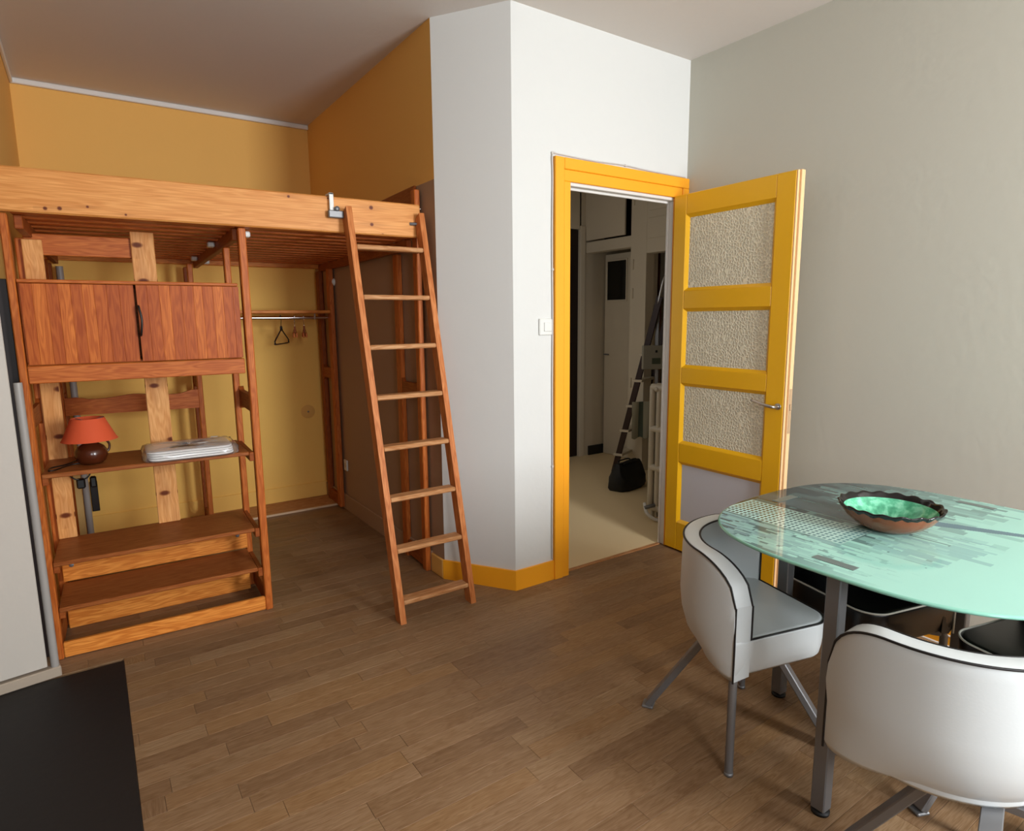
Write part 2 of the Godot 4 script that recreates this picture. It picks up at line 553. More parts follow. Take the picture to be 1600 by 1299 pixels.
	bb(st, Vector3(1.461, 0, -2.96), Vector3(1.475, 0.105, -2.83), 0.003)
	struct("baseboard_end", st, M.ochre, "short ochre skirting piece behind the ladder foot", "baseboard")
	st = new_st()
	var xf := Transform3D(Basis(Vector3.UP, -0.0169), Vector3(2.911, 0, -2.485))
	bb(st, Vector3(-0.016, 0.0, 0.03), Vector3(0.0, 0.10, 4.2), 0.003, xf)
	var br := struct("baseboard_right", st, mat(Color(0.86, 0.58, 0.10), 0.45), "yellow skirting board behind the black chairs", "baseboard")
	st = new_st()
	bb(st, Vector3(-0.020, 0.045, 0.35), Vector3(-0.016, 0.052, 4.2), 0.001, xf)
	bb(st, Vector3(-0.022, 0.0, 0.35), Vector3(-0.016, 0.006, 4.2), 0.001, xf)
	obj("wire_line", st, M.trim_white, br)
	# crown strips
	st = new_st()
	bb(st, Vector3(-0.232, CEIL - 0.03, -4.80), Vector3(1.475, CEIL, -4.775), 0.004)
	struct("trim_1", st, M.trim_white, "white ceiling strip along the alcove back wall", "trim")
	st = new_st()
	bb(st, Vector3(-0.232, CEIL - 0.03, -4.775), Vector3(-0.215, CEIL, -3.10), 0.004)
	struct("trim_2", st, M.trim_white, "white ceiling strip along the alcove left wall", "trim")
	# thin board laid on the floor at the back
	st = new_st()
	bb(st, Vector3(-0.20, 0.0, -4.78), Vector3(1.46, 0.014, -4.50), 0.002)
	var fb := obj("floor_board", st, M.pine_tread)
	tag(fb, "thin wide board lying on the floor against the alcove back wall", "board")
	st = new_st()
	bb(st, Vector3(-0.20, 0.0, -4.499), Vector3(1.46, 0.015, -4.485), 0.002)
	obj("edge_strip", st, mat(Color(0.86, 0.74, 0.60), 0.5), fb)
	# wall fittings
	st = new_st()
	tube(st, [Vector3(1.355, 0.689, -4.80), Vector3(1.355, 0.689, -4.788)], 0.052, 28)
	var dp := obj("cover_plate", st, M.ochre)
	tag(dp, "round yellow blanking plate on the alcove back wall", "cover plate")
	st = new_st()
	tube(st, [Vector3(1.355, 0.689, -4.788), Vector3(1.355, 0.689, -4.782)], 0.007, 10)
	obj("screw", st, M.steel, dp)
	st = new_st()
	var pr := []
	for q in [[0.0, 0.020], [0.016, 0.020], [0.022, 0.014], [0.022, 0.0]]:
		var row := []
		for a in 20: row.append(Vector3(1.475 - q[0], 1.649 + cos(TAU * a / 20) * q[1] * 1.3, -4.385 + sin(TAU * a / 20) * q[1] * 1.3))
		pr.append(row)
	grid(st, pr, true)
	tag(obj("wall_knob", st, M.white_plastic), "small round white knob on the beige alcove side wall", "button")  # round white knob on the wall
	st = new_st()
	bb(st, Vector3(1.462, 0.30, -4.345), Vector3(1.475, 0.38, -4.285), 0.004)
	var so := obj("wall_socket", st, M.white_plastic)
	tag(so, "white socket low on the beige alcove side wall", "socket")
	st = new_st()
	tube(st, [Vector3(1.4615, 0.34, -4.315), Vector3(1.4635, 0.34, -4.315)], 0.018, 16)
	obj("socket_face", st, M.cable, so)
	# light switch
	st = new_st()
	bb(st, Vector3(1.852, 1.298, -2.485), Vector3(1.932, 1.380, -2.474), 0.004)
	var sw := obj("light_switch", st, M.white_plastic)
	tag(sw, "square white light switch beside the orange door frame", "light switch")
	st = new_st()
	bb(st, Vector3(1.878, 1.316, -2.475), Vector3(1.926, 1.362, -2.469), 0.003)
	obj("rocker", st, M.white_plastic, sw)
	# thin cable stapled round the frame
	st = new_st()
	var cp := []
	for q in [[1.934, 0.115], [1.9335, 0.32], [1.9365, 0.6], [1.934, 1.0], [1.9365, 1.38], [1.933, 1.75], [1.936, 2.05], [1.9345, 2.163], [1.97, 2.168], [2.2, 2.1645], [2.40, 2.170], [2.6, 2.1645], [2.89, 2.163]]: cp.append(Vector3(q[0], q[1], -2.4785))
	tube(st, smooth_path(cp, 6), 0.0038, 6)
	var ca := obj("door_cable", st, M.cable)
	tag(ca, "thin pale cable running up and over the orange door frame", "cable")
	for q in [[1.936, 1.62], [1.936, 0.62], [1.9345, 2.168], [2.42, 2.170]]:
		st = new_st()
		bb(st, Vector3(q[0] - 0.006, q[1] - 0.006, -2.485), Vector3(q[0] + 0.006, q[1] + 0.006, -2.474), 0.002)
		obj("cable_clip", st, M.cable, ca)

func in_frame(p: Vector3) -> bool:
	var b := Basis.from_euler(Vector3(-0.15485, -0.59691, -0.00971))
	var c := b.inverse() * (p - CAM)
	if c.z > -0.1: return false
	return absf(c.x / -c.z) < 0.86 and absf(c.y / -c.z) < 0.71

func build_planks(fl: MeshInstance3D) -> void:
	var list := []
	var w := 0.0735
	var row := 0
	var z := -4.80
	while z < 1.72:
		var x := -1.33 - rng.randf() * 0.5
		while x < 2.95:
			var len := rng.randf_range(0.36, 0.62)
			var a := maxf(x, -1.33)
			var b := minf(x + len, 2.95)
			x += len
			var zc := z + w * 0.5
			if zc < -3.1: a = maxf(a, -0.232)
			if zc < -2.84: b = minf(b, 1.475)
			elif zc < -2.53: b = minf(b, 1.475 + (zc + 2.84) * 0.66)
			if zc > -2.86 and zc < -1.1 and a < 0.0 and a > -0.95: a = maxf(a, minf(b, 0.0))   # the hearth slab lies there
			if b - a < 0.004: continue
			list.append([Vector3((a + b) * 0.5, 0, zc), b - a])
		z += w
		row += 1
	list.sort_custom(func(p, q): return p[0].distance_squared_to(CAM) < q[0].distance_squared_to(CAM))
	var rest := []
	for k in M.floor_mats: rest.append(new_st())
	var n := 0
	for p in list:
		var k: int = rng.randi() % M.floor_mats.size()
		var vis := in_frame(p[0]) or in_frame(p[0] + Vector3(p[1] * 0.5, 0, 0)) or in_frame(p[0] - Vector3(p[1] * 0.5, 0, 0))
		var one: bool = vis and n < 296
		var st: SurfaceTool = new_st() if one else rest[k]
		bx(st, p[0] + Vector3(0, -0.006 + rng.randf() * 0.0004, 0), Vector3(p[1] - 0.0007, 0.012, w - 0.0007), 0.0007)
		if one:
			obj("plank", st, M.floor_mats[k], fl)
			n += 1
	var far := ArrayMesh.new()
	for k in rest.size():
		rest[k].set_material(M.floor_mats[k])
		far = rest[k].commit(far)
	var o := MeshInstance3D.new()
	o.mesh = far
	o.name = "plank"
	fl.add_child(o, true)
	o.set_meta("kind", "stuff")

# ------------------------------------------------------------------ hall seen through the doorway
func build_hall() -> void:
	var st := new_st()
	bb(st, Vector3(1.75, -0.12, -5.3), Vector3(5.2, 0.0, -2.523), 0.0)
	struct("floor_hall", st, M.lino, "beige linoleum floor of the hall behind the doorway", "floor")
	st = new_st()
	bb(st, Vector3(1.75, 2.70, -5.3), Vector3(5.2, 2.78, -2.531), 0.0)
	struct("ceiling_hall", st, M.ceiling, "hall ceiling behind the doorway", "ceiling")
	st = new_st()
	bb(st, Vector3(1.85, 0, -4.82), Vector3(3.55, 2.72, -4.68), 0.0)
	bb(st, Vector3(3.55, 2.22, -4.82), Vector3(4.0, 2.72, -4.68), 0.0)
	bb(st, Vector3(3.985, 0, -4.82), Vector3(5.2, 2.72, -4.68), 0.0)
	struct("wall_hall", st, M.hall_wall, "dim cream end wall of the hall", "wall")
	st = new_st()
	bb(st, Vector3(1.75, 0, -5.3), Vector3(1.85, 2.72, -4.1), 0.0)
	bb(st, Vector3(1.75, 0, -3.3), Vector3(1.85, 2.72, -2.531), 0.0)
	bb(st, Vector3(1.75, 0, -4.1), Vector3(1.85, 0.9, -3.3), 0.0)
	bb(st, Vector3(1.75, 2.1, -4.1), Vector3(1.85, 2.72, -3.3), 0.0)
	struct("wall_hall_left", st, M.hall_wall, "hall wall hidden left of the doorway", "wall")
	st = new_st()
	bb(st, Vector3(5.1, 0, -5.3), Vector3(5.2, 2.72, -2.53), 0.0)
	bb(st, Vector3(3.05, 0, -2.53), Vector3(5.2, 2.72, -2.50), 0.0)
	struct("wall_hall_right", st, M.hall_wall, "hall wall hidden right of the doorway", "wall")
	st = new_st()
	for q in [[-4.1, -4.05], [-3.725, -3.675], [-3.35, -3.3]]: bb(st, Vector3(1.78, 0.9, q[0]), Vector3(1.83, 2.1, q[1]), 0.003)
	for q in [[0.9, 0.95], [2.05, 2.1]]: bb(st, Vector3(1.785, q[0], -4.05), Vector3(1.825, q[1], -3.35), 0.003)
	var hw := struct("window_3", st, M.trim_white, "added white framed window, unseen left of the doorway, to brighten the hall", "window")  # invented window, added to light the dim hall
	for q in [[-4.05, -3.725], [-3.675, -3.35]]:
		st = new_st()
		bb(st, Vector3(1.803, 0.95, q[0]), Vector3(1.807, 2.05, q[1]), 0.0)
		obj("pane", st, M.pane, hw)
	# dark brown door in the end wall
	st = new_st()
	bb(st, Vector3(3.55, 0.005, -4.74), Vector3(3.985, 2.215, -4.70), 0.003)
	var d := struct("door_2", st, M.hall_dark, "dark brown door at the far left of the hall", "door")
	st = new_st()
	bb(st, Vector3(3.60, 0.2, -4.70), Vector3(3.93, 1.0, -4.694), 0.003)
	bb(st, Vector3(3.60, 1.15, -4.70), Vector3(3.93, 2.05, -4.694), 0.003)
	obj("door_panel", st, M.hall_dark, d)
	st = new_st()
	bb(st, Vector3(3.985, 0, -4.68), Vector3(4.045, 2.25, -4.665), 0.003)
	struct("trim_3", st, M.hall_paint, "cream door casing beside the dark brown hall door", "trim")
	st = new_st()
	bb(st, Vector3(4.11, 0, -4.68), Vector3(4.31, 0.095, -4.665), 0.002)
	struct("baseboard_hall", st, M.black, "short black skirting in the hall recess", "baseboard")
	# cupboard front: plane x = 4.06 above, recessed below
	st = new_st()
	bb(st, Vector3(4.06, 2.00, -4.68), Vector3(4.16, 2.10, -4.07), 0.003)
	bb(st, Vector3(4.06, 0, -4.075), Vector3(4.16, 2.70, -3.885), 0.003)
	bb(st, Vector3(4.06, 1.93, -3.885), Vector3(4.16, 2.70, -2.53), 0.003)
	bb(st, Vector3(4.06, 2.62, -4.68), Vector3(4.16, 2.70, -4.07), 0.003)
	var hf := struct("wall_cupboard", st, M.hall_paint, "cream painted cupboard front along the hall", "wall")
	for q in [[2.05, 2.22], [2.28, 2.6]]:
		st = new_st()
		bb(st, Vector3(4.052, q[0], -3.86), Vector3(4.062, q[1], -3.3), 0.003)
		obj("molding_panel", st, M.hall_paint, hf)
	st = new_st()
	for q in [2.35, 1.8, 1.55, 0.75]: bb(st, Vector3(4.05, q, -4.045), Vector3(4.062, q + 0.09, -4.032), 0.002)
	obj("hinge", st, M.hall_wall, hf)
	st = new_st()
	bb(st, Vector3(4.055, 2.115, -4.68), Vector3(4.075, 2.60, -4.15), 0.003)
	obj("cupboard_door", st, M.hall_paint, hf)
	st = new_st()
	bb(st, Vector3(4.30, 2.10, -4.70), Vector3(4.34, 2.62, -3.9), 0.0)  # dark sheet painted as the shade in the open cupboard gap
	struct("trim_4", st, M.hall_dark, "dark sheet standing in for the shade inside the upper hall cupboard", "trim")
	# white door with a dark glass
	st = new_st()
	bb(st, Vector3(4.30, 0.005, -4.66), Vector3(4.335, 1.995, -4.0), 0.004)
	var wd := struct("door_3", st, M.hall_paint, "cream hall door with a small dark glass pane", "door")
	st = new_st()
	bb(st, Vector3(4.294, 1.555, -4.62), Vector3(4.301, 1.925, -4.365), 0.002)
	obj("pane", st, M.dark_glass, wd)
	st = new_st()
	for q in [[-4.635, -4.62], [-4.365, -4.35]]: bb(st, Vector3(4.290, 1.54, q[0]), Vector3(4.301, 1.94, q[1]), 0.002)
	for q in [[1.54, 1.555], [1.925, 1.94]]: bb(st, Vector3(4.290, q[0], -4.62), Vector3(4.301, q[1], -4.365), 0.002)
	obj("glass_bead", st, M.hall_paint, wd)
	st = new_st()
	tube(st, [Vector3(4.30, 1.02, -4.63), Vector3(4.27, 1.02, -4.63), Vector3(4.265, 1.02, -4.56)], 0.007, 8)
	obj("handle", st, M.steel, wd)
	# brown door and a pale lit panel beyond the second opening
	st = new_st()
	bb(st, Vector3(4.42, 0.005, -4.35), Vector3(4.46, 1.99, -4.06), 0.004)
	var bd := struct("door_4", st, M.hall_brown, "reddish brown door behind the stepladder in the hall", "door")
	st = new_st()
	bb(st, Vector3(4.405, 0.95, -4.16), Vector3(4.42, 1.12, -4.12), 0.004)
	tube(st, [Vector3(4.41, 1.06, -4.14), Vector3(4.38, 1.06, -4.14), Vector3(4.375, 1.06, -4.22)], 0.008, 8)
	obj("handle", st, M.bright_steel, bd)
	st = new_st()
	bb(st, Vector3(4.42, 1.55, -4.055), Vector3(4.44, 1.99, -3.5), 0.004)
	tag(obj("white_board", st, M.trim_white), "white board above the stepladder at the hall doorway edge", "board")
	# radiator just behind the right jamb
	var r := thing("radiator", "cream column radiator just inside the hall doorway", "radiator", Vector3(3.14, 0, -2.86))
	for k in 9:
		st = new_st()
		var x0 := k * 0.05
		for c in 3:
			var zz := -0.055 + c * 0.062
			tube(st, smooth_path([Vector3(x0, 0.07, zz), Vector3(x0, 0.3, zz), Vector3(x0, 0.65, zz), Vector3(x0, 0.92, zz)], 3), 0.021, 8)
		for y in [0.075, 0.36, 0.63, 0.915]: tube(st, [Vector3(x0, y, -0.06), Vector3(x0, y, 0.075)], 0.024, 8)
		for s in [-0.04, 0.055]: bb(st, Vector3(x0 - 0.014, 0.0, s), Vector3(x0 + 0.014, 0.07, s + 0.02), 0.003)
		obj("column_section", st, M.radiator, r)
	st = new_st()
	tube(st, [Vector3(-0.025, 0.905, -0.005), Vector3(0.01, 0.905, -0.005)], 0.018, 12)
	obj("plug", st, M.radiator, r)
	st = new_st()
	tube(st, smooth_path([Vector3(0.0, 0.10, 0.0), Vector3(-0.05, 0.10, 0.0), Vector3(-0.09, 0.09, -0.02)], 4), 0.013, 8)
	obj("valve", st, M.steel, r)
	st = new_st()
	tube(st, smooth_path([Vector3(-0.06, 0.11, -0.05), Vector3(-0.09, 0.06, 0.0), Vector3(-0.06, 0.02, 0.05), Vector3(0.0, 0.018, 0.10)], 5), 0.012, 8)
	obj("pipe", st, M.trim_white, r)
	# black tote bag on the lino
	var bag := thing("tote_bag", "slumped black tote bag on the hall floor by the radiator", "bag", Vector3(3.56, 0, -3.56), 0.2)
	bag.scale = Vector3(1.0, 0.84, 1.0)
	st = new_st()
	var rows := []
	for q in [[0.0, 0.0, 0.0], [0.0, 0.17, 0.08], [0.03, 0.19, 0.095], [0.12, 0.185, 0.09], [0.20, 0.175, 0.06], [0.255, 0.17, 0.03], [0.262, 0.165, 0.012], [0.262, 0.0, 0.0]]:
		var row := []
		for a in 28:
			var t := TAU * a / 28
			var cx: float = signf(cos(t)) * pow(absf(cos(t)), 0.45) * q[1]
			var cz: float = signf(sin(t)) * pow(absf(sin(t)), 0.6) * q[2]
			row.append(Vector3(cx + 0.01 * sin(t * 3.0 + q[0] * 20.0), q[0] + (0.012 * sin(cx * 22.0) if q[0] > 0.2 else 0.0), cz + 0.008 * sin(t * 5.0 + q[0] * 30.0)))
		rows.append(row)
	grid(st, rows, true)
	obj("bag_body", st, M.rubber, bag)
	for s in [-0.02, 0.02]:
		st = new_st()
		tube(st, smooth_path([Vector3(-0.09, 0.25, s), Vector3(-0.075, 0.268, s * 2.0), Vector3(0.0, 0.268, s * 2.4), Vector3(0.07, 0.268, s * 2.0), Vector3(0.085, 0.25, s)], 5), 0.007, 6)
		obj("strap", st, M.rubber, bag)
	# stepladder leaning in the hall with a box and a towel on it
	var sl := thing("stepladder", "dark stepladder with pale treads in the hall", "stepladder", Vector3(3.83, 0, -4.0), 0.0)
	var lean := Vector3(0.08, 1.55, 0.42)
	var sd := Vector3(0.62, 0, -0.28).normalized() * 0.36
	for s in [0.0, 1.0]:
		st = new_st()
		bar(st, sd * s + Vector3(0, 0.0, 0), sd * s * 0.9 + lean, sd.cross(Vector3.UP), 0.05, 0.022)
		obj("side_rail", st, mat(Color(0.20, 0.11, 0.08), 0.5), sl)
	for k in 5:
		var y := 0.17 + k * 0.225
		var c := lean * (y / 1.55)
		st = new_st()
		bar(st, c - sd * 0.06, c + sd * 1.03, sd.cross(Vector3.UP), 0.085, 0.022)
		obj("tread", st, M.hall_paint, sl)
	for s in [0.08, 0.92]:
		st = new_st()
		bar(st, sd * s + Vector3(0.16, 0.0, 0.34), sd * s + lean * 0.93, sd, 0.022, 0.03)
		obj("rear_leg", st, M.steel, sl)
	st = new_st()
	tube(st, smooth_path([lean * 0.96, lean + Vector3(0, 0.12, 0.03), lean + sd * 0.15 + Vector3(0, 0.16, 0.04), lean + sd + Vector3(0, 0.16, 0.04)], 5), 0.011, 8)
	obj("hand_rail", st, M.bright_steel, sl)
	var bxn := thing("carton", "flat grey box resting high on the stepladder", "box", Vector3(3.86, 0.96, -3.66), -0.45)
	st = new_st()
	bx(st, Vector3(0.08, 0.09, 0), Vector3(0.24, 0.20, 0.035), 0.004)
	obj("box_body", st, mat(Color(0.60, 0.58, 0.52), 0.6), bxn)
	st = new_st()
	bx(st, Vector3(0.075, 0.06, 0.0185), Vector3(0.075, 0.05, 0.002), 0.0005)
	obj("sticker", st, mat(Color(0.30, 0.33, 0.26), 0.5), bxn)
	st = new_st()
	bx(st, Vector3(0.075, 0.14, 0.0185), Vector3(0.018, 0.02, 0.002), 0.0005)
	obj("slot", st, M.black, bxn)
	var tw := thing("towel", "striped grey green cloth hanging over a stepladder tread", "cloth", Vector3(3.86, 0.37, -3.845), -0.42)
	for s in [[0, 0.06, Color(0.66, 0.64, 0.55)], [1, 0.045, Color(0.34, 0.38, 0.32)], [2, 0.06, Color(0.66, 0.64, 0.55)], [3, 0.03, Color(0.40, 0.43, 0.36)], [4, 0.05, Color(0.66, 0.64, 0.55)]]:
		st = new_st()
		var x0 := [0.0, 0.06, 0.105, 0.165, 0.195][s[0]] as float
		rows = []
		for j in 9:
			var y := 0.27 - j * 0.04 + 0.02
			var row := []
			for i in 5:
				var x: float = x0 + s[1] * i / 4.0
				row.append(Vector3(x, y - (0.01 * sin(x * 60.0) if j == 8 else 0.0), 0.05 + 0.008 * sin(x * 45.0 + j * 0.2)))
			rows.append(row)
		for j in 9:
			var row := []
			for i in 5:
				var q: Vector3 = rows[8 - j][i]
				row.append(q - Vector3(0, 0, 0.006))
			rows.append(row)
		grid(st, rows, false)
		obj("stripe", st, mat(s[2], 0.9), tw)

# ------------------------------------------------------------------ doorway and door leaf
func build_door() -> void:
	var z := -2.485
	var st := new_st()
	# casing: outer band, inner band set back by a groove
	bb(st, Vector3(1.943, 0, z), Vector3(1.998, 2.155, z + 0.022), 0.003)
	bb(st, Vector3(1.9985, 0, z), Vector3(2.042, 2.0445, z + 0.017), 0.003)
	var f := struct("door_frame", st, M.yellow_orange, "orange yellow painted casing round the open doorway", "door frame")
	st = new_st()
	bb(st, Vector3(1.999, 2.101, z), Vector3(2.909, 2.155, z + 0.022), 0.003)
	bb(st, Vector3(1.9985, 2.045, z), Vector3(2.857, 2.1005, z + 0.017), 0.003)
	obj("head_casing", st, M.yellow_orange, f)
	st = new_st()
	bb(st, Vector3(2.858, 0, z), Vector3(2.909, 2.10, z + 0.022), 0.003)
	bb(st, Vector3(2.80, 0, z), Vector3(2.855, 2.045, z + 0.012), 0.003)
	obj("side_casing", st, M.yellow_orange, f)
	st = new_st()
	bb(st, Vector3(2.0, 2.03, -2.533), Vector3(2.84, 2.09, z), 0.003)
	bb(st, Vector3(2.0, 2.018, -2.533), Vector3(2.84, 2.03, -2.52), 0.002)
	obj("head_jamb", st, M.trim_white, f)
	st = new_st()
	bb(st, Vector3(2.808, 0, -2.533), Vector3(2.84, 2.03, z), 0.003)
	bb(st, Vector3(2.80, 0, -2.533), Vector3(2.808, 2.018, -2.52), 0.002)
	obj("right_jamb", st, M.trim_white, f)
	st = new_st()
	bb(st, Vector3(2.0, 0, -2.533), Vector3(2.035, 2.03, z), 0.003)
	obj("left_jamb", st, M.yellow_orange, f)
	st = new_st()
	bb(st, Vector3(2.035, -0.001, -2.533), Vector3(2.80, 0.004, -2.508), 0.001)
	obj("threshold", st, M.pine_tread, f)
	# leaf: hinged at the right jamb, standing at a right angle to the wall
	var leaf := Node3D.new()
	leaf.name = "door_1"
	add_child(leaf)
	tag(leaf, "yellow door with three rippled glass panes and a white lower panel", "door", "", "structure")
	leaf.position = Vector3(2.785, 0.012, -2.462)
	leaf.rotation.y = -0.02
	var W := 0.745     # along +z
	var H := 2.035
	var T := 0.038     # from x = 0 to x = T, visible face at x = 0
	var s1 := 0.088
	var s2 := 0.108
	st = new_st()
	bb(st, Vector3(0, 0, 0), Vector3(T, H, s1), 0.003)
	obj("hinge_stile", st, M.yellow_door, leaf)
	st = new_st()
	bb(st, Vector3(0, 0, W - s2), Vector3(T, H, W - 0.008), 0.003)
	obj("lock_stile", st, M.yellow_door, leaf)
	st = new_st()
	bb(st, Vector3(0.001, 0, W - 0.008), Vector3(T - 0.001, H, W), 0.002, Transform3D(), 1)
	bb(st, Vector3(0.012, 0, W), Vector3(T, H, W + 0.012), 0.002, Transform3D(), 1)
	obj("closing_edge", st, M.raw_wood, leaf)
	# rails, by height
	var edges := [[0.0, 0.17], [0.535, 0.645], [0.995, 1.085], [1.415, 1.515], [1.925, H]]
	for e in edges:
		st = new_st()
		bb(st, Vector3(0.0005, e[0], s1), Vector3(T - 0.0005, e[1], W - s2), 0.003)
		obj("rail", st, M.yellow_door, leaf)
	for k in 4:
		var y0: float = edges[k][1]
		var y1: float = edges[k + 1][0]
		st = new_st()
		# bevelled bead round the panel
		for q in [[s1, s1 + 0.016, 1], [W - s2 - 0.016, W - s2, -1]]:
			var a: float = q[0] if q[2] > 0 else q[1]
			var b: float = q[1] if q[2] > 0 else q[0]
			prism(st, PackedVector2Array([Vector2(0.002, a), Vector2(0.016, b), Vector2(0.022, b), Vector2(0.022, a)]), y0, y1, Transform3D(Basis(Vector3(1, 0, 0), Vector3(0, 0, 1), Vector3(0, 1, 0)), Vector3.ZERO))
		for q in [[y0, y0 + 0.016], [y1, y1 - 0.016]]:
			prism(st, PackedVector2Array([Vector2(0.002, q[0]), Vector2(0.016, q[1]), Vector2(0.022, q[1]), Vector2(0.022, q[0])]), s1, W - s2, Transform3D())
		obj("bead", st, M.yellow_door, leaf)
		st = new_st()
		bb(st, Vector3(0.016, y0, s1), Vector3(0.021, y1, W - s2), 0.0)
		if k == 0:
			obj("lower_panel", st, mat(Color(0.80, 0.80, 0.83), 0.5), leaf)
		else:
			obj("pane", st, M.ripple_glass, leaf)
	st = new_st()
	tube(st, [Vector3(0.0, 0.93, W - 0.035), Vector3(-0.006, 0.93, W - 0.035)], 0.016, 16)
	tube(st, smooth_path([Vector3(0.0, 0.93, W - 0.035), Vector3(-0.03, 0.93, W - 0.035), Vector3(-0.045, 0.932, W - 0.045), Vector3(-0.05, 0.94, W - 0.09), Vector3(-0.05, 0.955, W - 0.15)], 6), 0.0085, 10)
	obj("handle", st, M.bright_steel, leaf)
	st = new_st()
	tube(st, smooth_path([Vector3(T, 0.93, W - 0.035), Vector3(T + 0.03, 0.93, W - 0.035), Vector3(T + 0.045, 0.932, W - 0.045), Vector3(T + 0.048, 0.94, W - 0.10)], 6), 0.0085, 10)
	obj("outer_handle", st, M.bright_steel, leaf)
	st = new_st()
	bb(st, Vector3(0.014, 0.80, W + 0.0115), Vector3(0.032, 1.02, W + 0.014), 0.001)
	bb(st, Vector3(0.016, 0.915, W + 0.013), Vector3(0.028, 0.945, W + 0.02), 0.002)
	obj("lock_plate", st, mat(Color(0.72, 0.60, 0.46), 0.5), leaf)

# ------------------------------------------------------------------ loft bed (its own frame: x along the front, -z into the alcove)
const BED_AT := Vector3(-0.226, 0, -3.026)
const BED_TURN := -0.036
func bed_xf() -> Transform3D:
	return Transform3D(Basis(Vector3.UP, BED_TURN), BED_AT)

func bp(u: float, y: float, d: float) -> Vector3:
	return Vector3(u, y, -d)

func build_bed() -> void:
	var b := thing("loft_bed", "pine loft bed on ladder frames with cupboard and open shelves below", "loft bed", BED_AT, BED_TURN)
	var st := new_st()
	# front rail and the bed frame
	bb(st, bp(-0.10, 1.790, -0.030), bp(1.676, 1.952, -0.001), 0.006)
	obj("front_rail", st, M.rail, b)
	st = new_st()
	bb(st, bp(0.0, 1.762, 1.735), bp(1.655, 1.82, 1.765), 0.003)
	obj("back_rail", st, M.pine_lit, b)
	for u in [0.035, 0.800, 1.632]:
		st = new_st()
		bb(st, bp(u, 1.738, 0.055), bp(u + 0.028, 1.790, 1.733), 0.003)
		obj("cross_beam", st, M.pine_dark, b)
	st = new_st()
	bb(st, bp(1.682, 1.945, 0.06), bp(1.70, 2.062, 1.55), 0.004)
	obj("side_board", st, M.pine_dark, b)
	for k in 13:
		var d := 0.02 + k * 0.137
		st = new_st()
		bb(st, bp(0.03, 1.791, d), bp(0.812, 1.809, d + 0.066), 0.003)
		obj("slat", st, M.pine, b)
		st = new_st()
		bb(st, bp(0.816, 1.791, d), bp(1.655, 1.809, d + 0.066), 0.003)
		obj("slat", st, M.pine, b)
	for q in [[0.845, 1.772, 0.10], [0.76, 1.775, 0.62], [0.76, 1.775, 1.45], [0.84, 1.765, 1.55]]:
		st = new_st()
		bx(st, bp(q[0] + 0.02, q[1], q[2]), Vector3(0.034, 0.026, 0.05), 0.005)
		obj("slat_holder", st, M.white_plastic, b)
	# ladder frames: pairs of posts with rungs
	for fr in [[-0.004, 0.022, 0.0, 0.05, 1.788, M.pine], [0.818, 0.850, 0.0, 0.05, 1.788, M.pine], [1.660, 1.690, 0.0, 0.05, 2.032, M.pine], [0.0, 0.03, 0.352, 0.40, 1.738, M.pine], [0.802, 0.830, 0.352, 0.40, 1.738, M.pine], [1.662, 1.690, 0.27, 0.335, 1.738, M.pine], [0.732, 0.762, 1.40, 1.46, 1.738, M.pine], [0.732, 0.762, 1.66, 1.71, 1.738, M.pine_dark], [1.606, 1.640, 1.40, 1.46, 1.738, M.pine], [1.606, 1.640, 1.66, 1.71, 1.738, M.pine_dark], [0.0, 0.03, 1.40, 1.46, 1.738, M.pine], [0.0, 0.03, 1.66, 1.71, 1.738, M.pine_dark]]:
		st = new_st()
		bb(st, bp(fr[0], 0.0 if fr[2] < 1.3 else 0.016, fr[2]), bp(fr[1], fr[4], fr[3]), 0.004)
		obj("post", st, fr[5], b)
	for fr in [[0.001, 0.018, 0.05, 0.352], [0.822, 0.846, 0.05, 0.352], [1.664, 1.686, 0.05, 0.27], [0.736, 0.758, 1.46, 1.66], [1.610, 1.636, 1.46, 1.66], [0.004, 0.026, 1.46, 1.66]]:
		for y in [0.017, 0.965]:
			st = new_st()
			var h := 0.085
			if y > 0.5:  # rounded cut-outs at the ends of the middle rung
				var d0: float = fr[2]
				var d1: float = fr[3]
				var pl := PackedVector2Array()
				for q in [[d0, y - 0.018], [d0 + 0.018, y], [d1 - 0.018, y], [d1, y - 0.018], [d1, y + 0.093], [d1 - 0.018, y + 0.075], [d0 + 0.018, y + 0.075], [d0, y + 0.093]]: pl.append(Vector2(-q[0], q[1]))
				prism(st, pl, fr[0], fr[1], Transform3D(Basis(Vector3(0, 0, 1), Vector3(0, 1, 0), Vector3(1, 0, 0)), Vector3.ZERO))
			else:
				bb(st, bp(fr[0], y, fr[2]), bp(fr[1], y + h, fr[3]), 0.003)
			obj("rung", st, M.pine_dark, b)
	for y in [1.94, 1.87]:
		st = new_st()
		tube(st, [bp(1.69, y, 0.02), bp(1.71, y, 0.02)], 0.009, 10)
		obj("bolt", st, M.chrome, b)
	# shelves
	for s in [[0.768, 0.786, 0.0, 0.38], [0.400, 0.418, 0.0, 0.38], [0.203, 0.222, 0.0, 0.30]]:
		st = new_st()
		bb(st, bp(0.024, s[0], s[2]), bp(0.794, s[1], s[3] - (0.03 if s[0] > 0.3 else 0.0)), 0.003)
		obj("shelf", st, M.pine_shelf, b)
		for u in [0.023, 0.796]:
			st = new_st()
			bb(st, bp(u, s[0] - 0.03, 0.01), bp(u + 0.021, s[0] + 0.012, s[3] - 0.035), 0.002)
			obj("cleat", st, M.pine_dark, b)
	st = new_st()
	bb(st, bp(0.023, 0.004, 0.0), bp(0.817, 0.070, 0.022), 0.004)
	obj("bottom_rail", st, M.pine_lit, b)
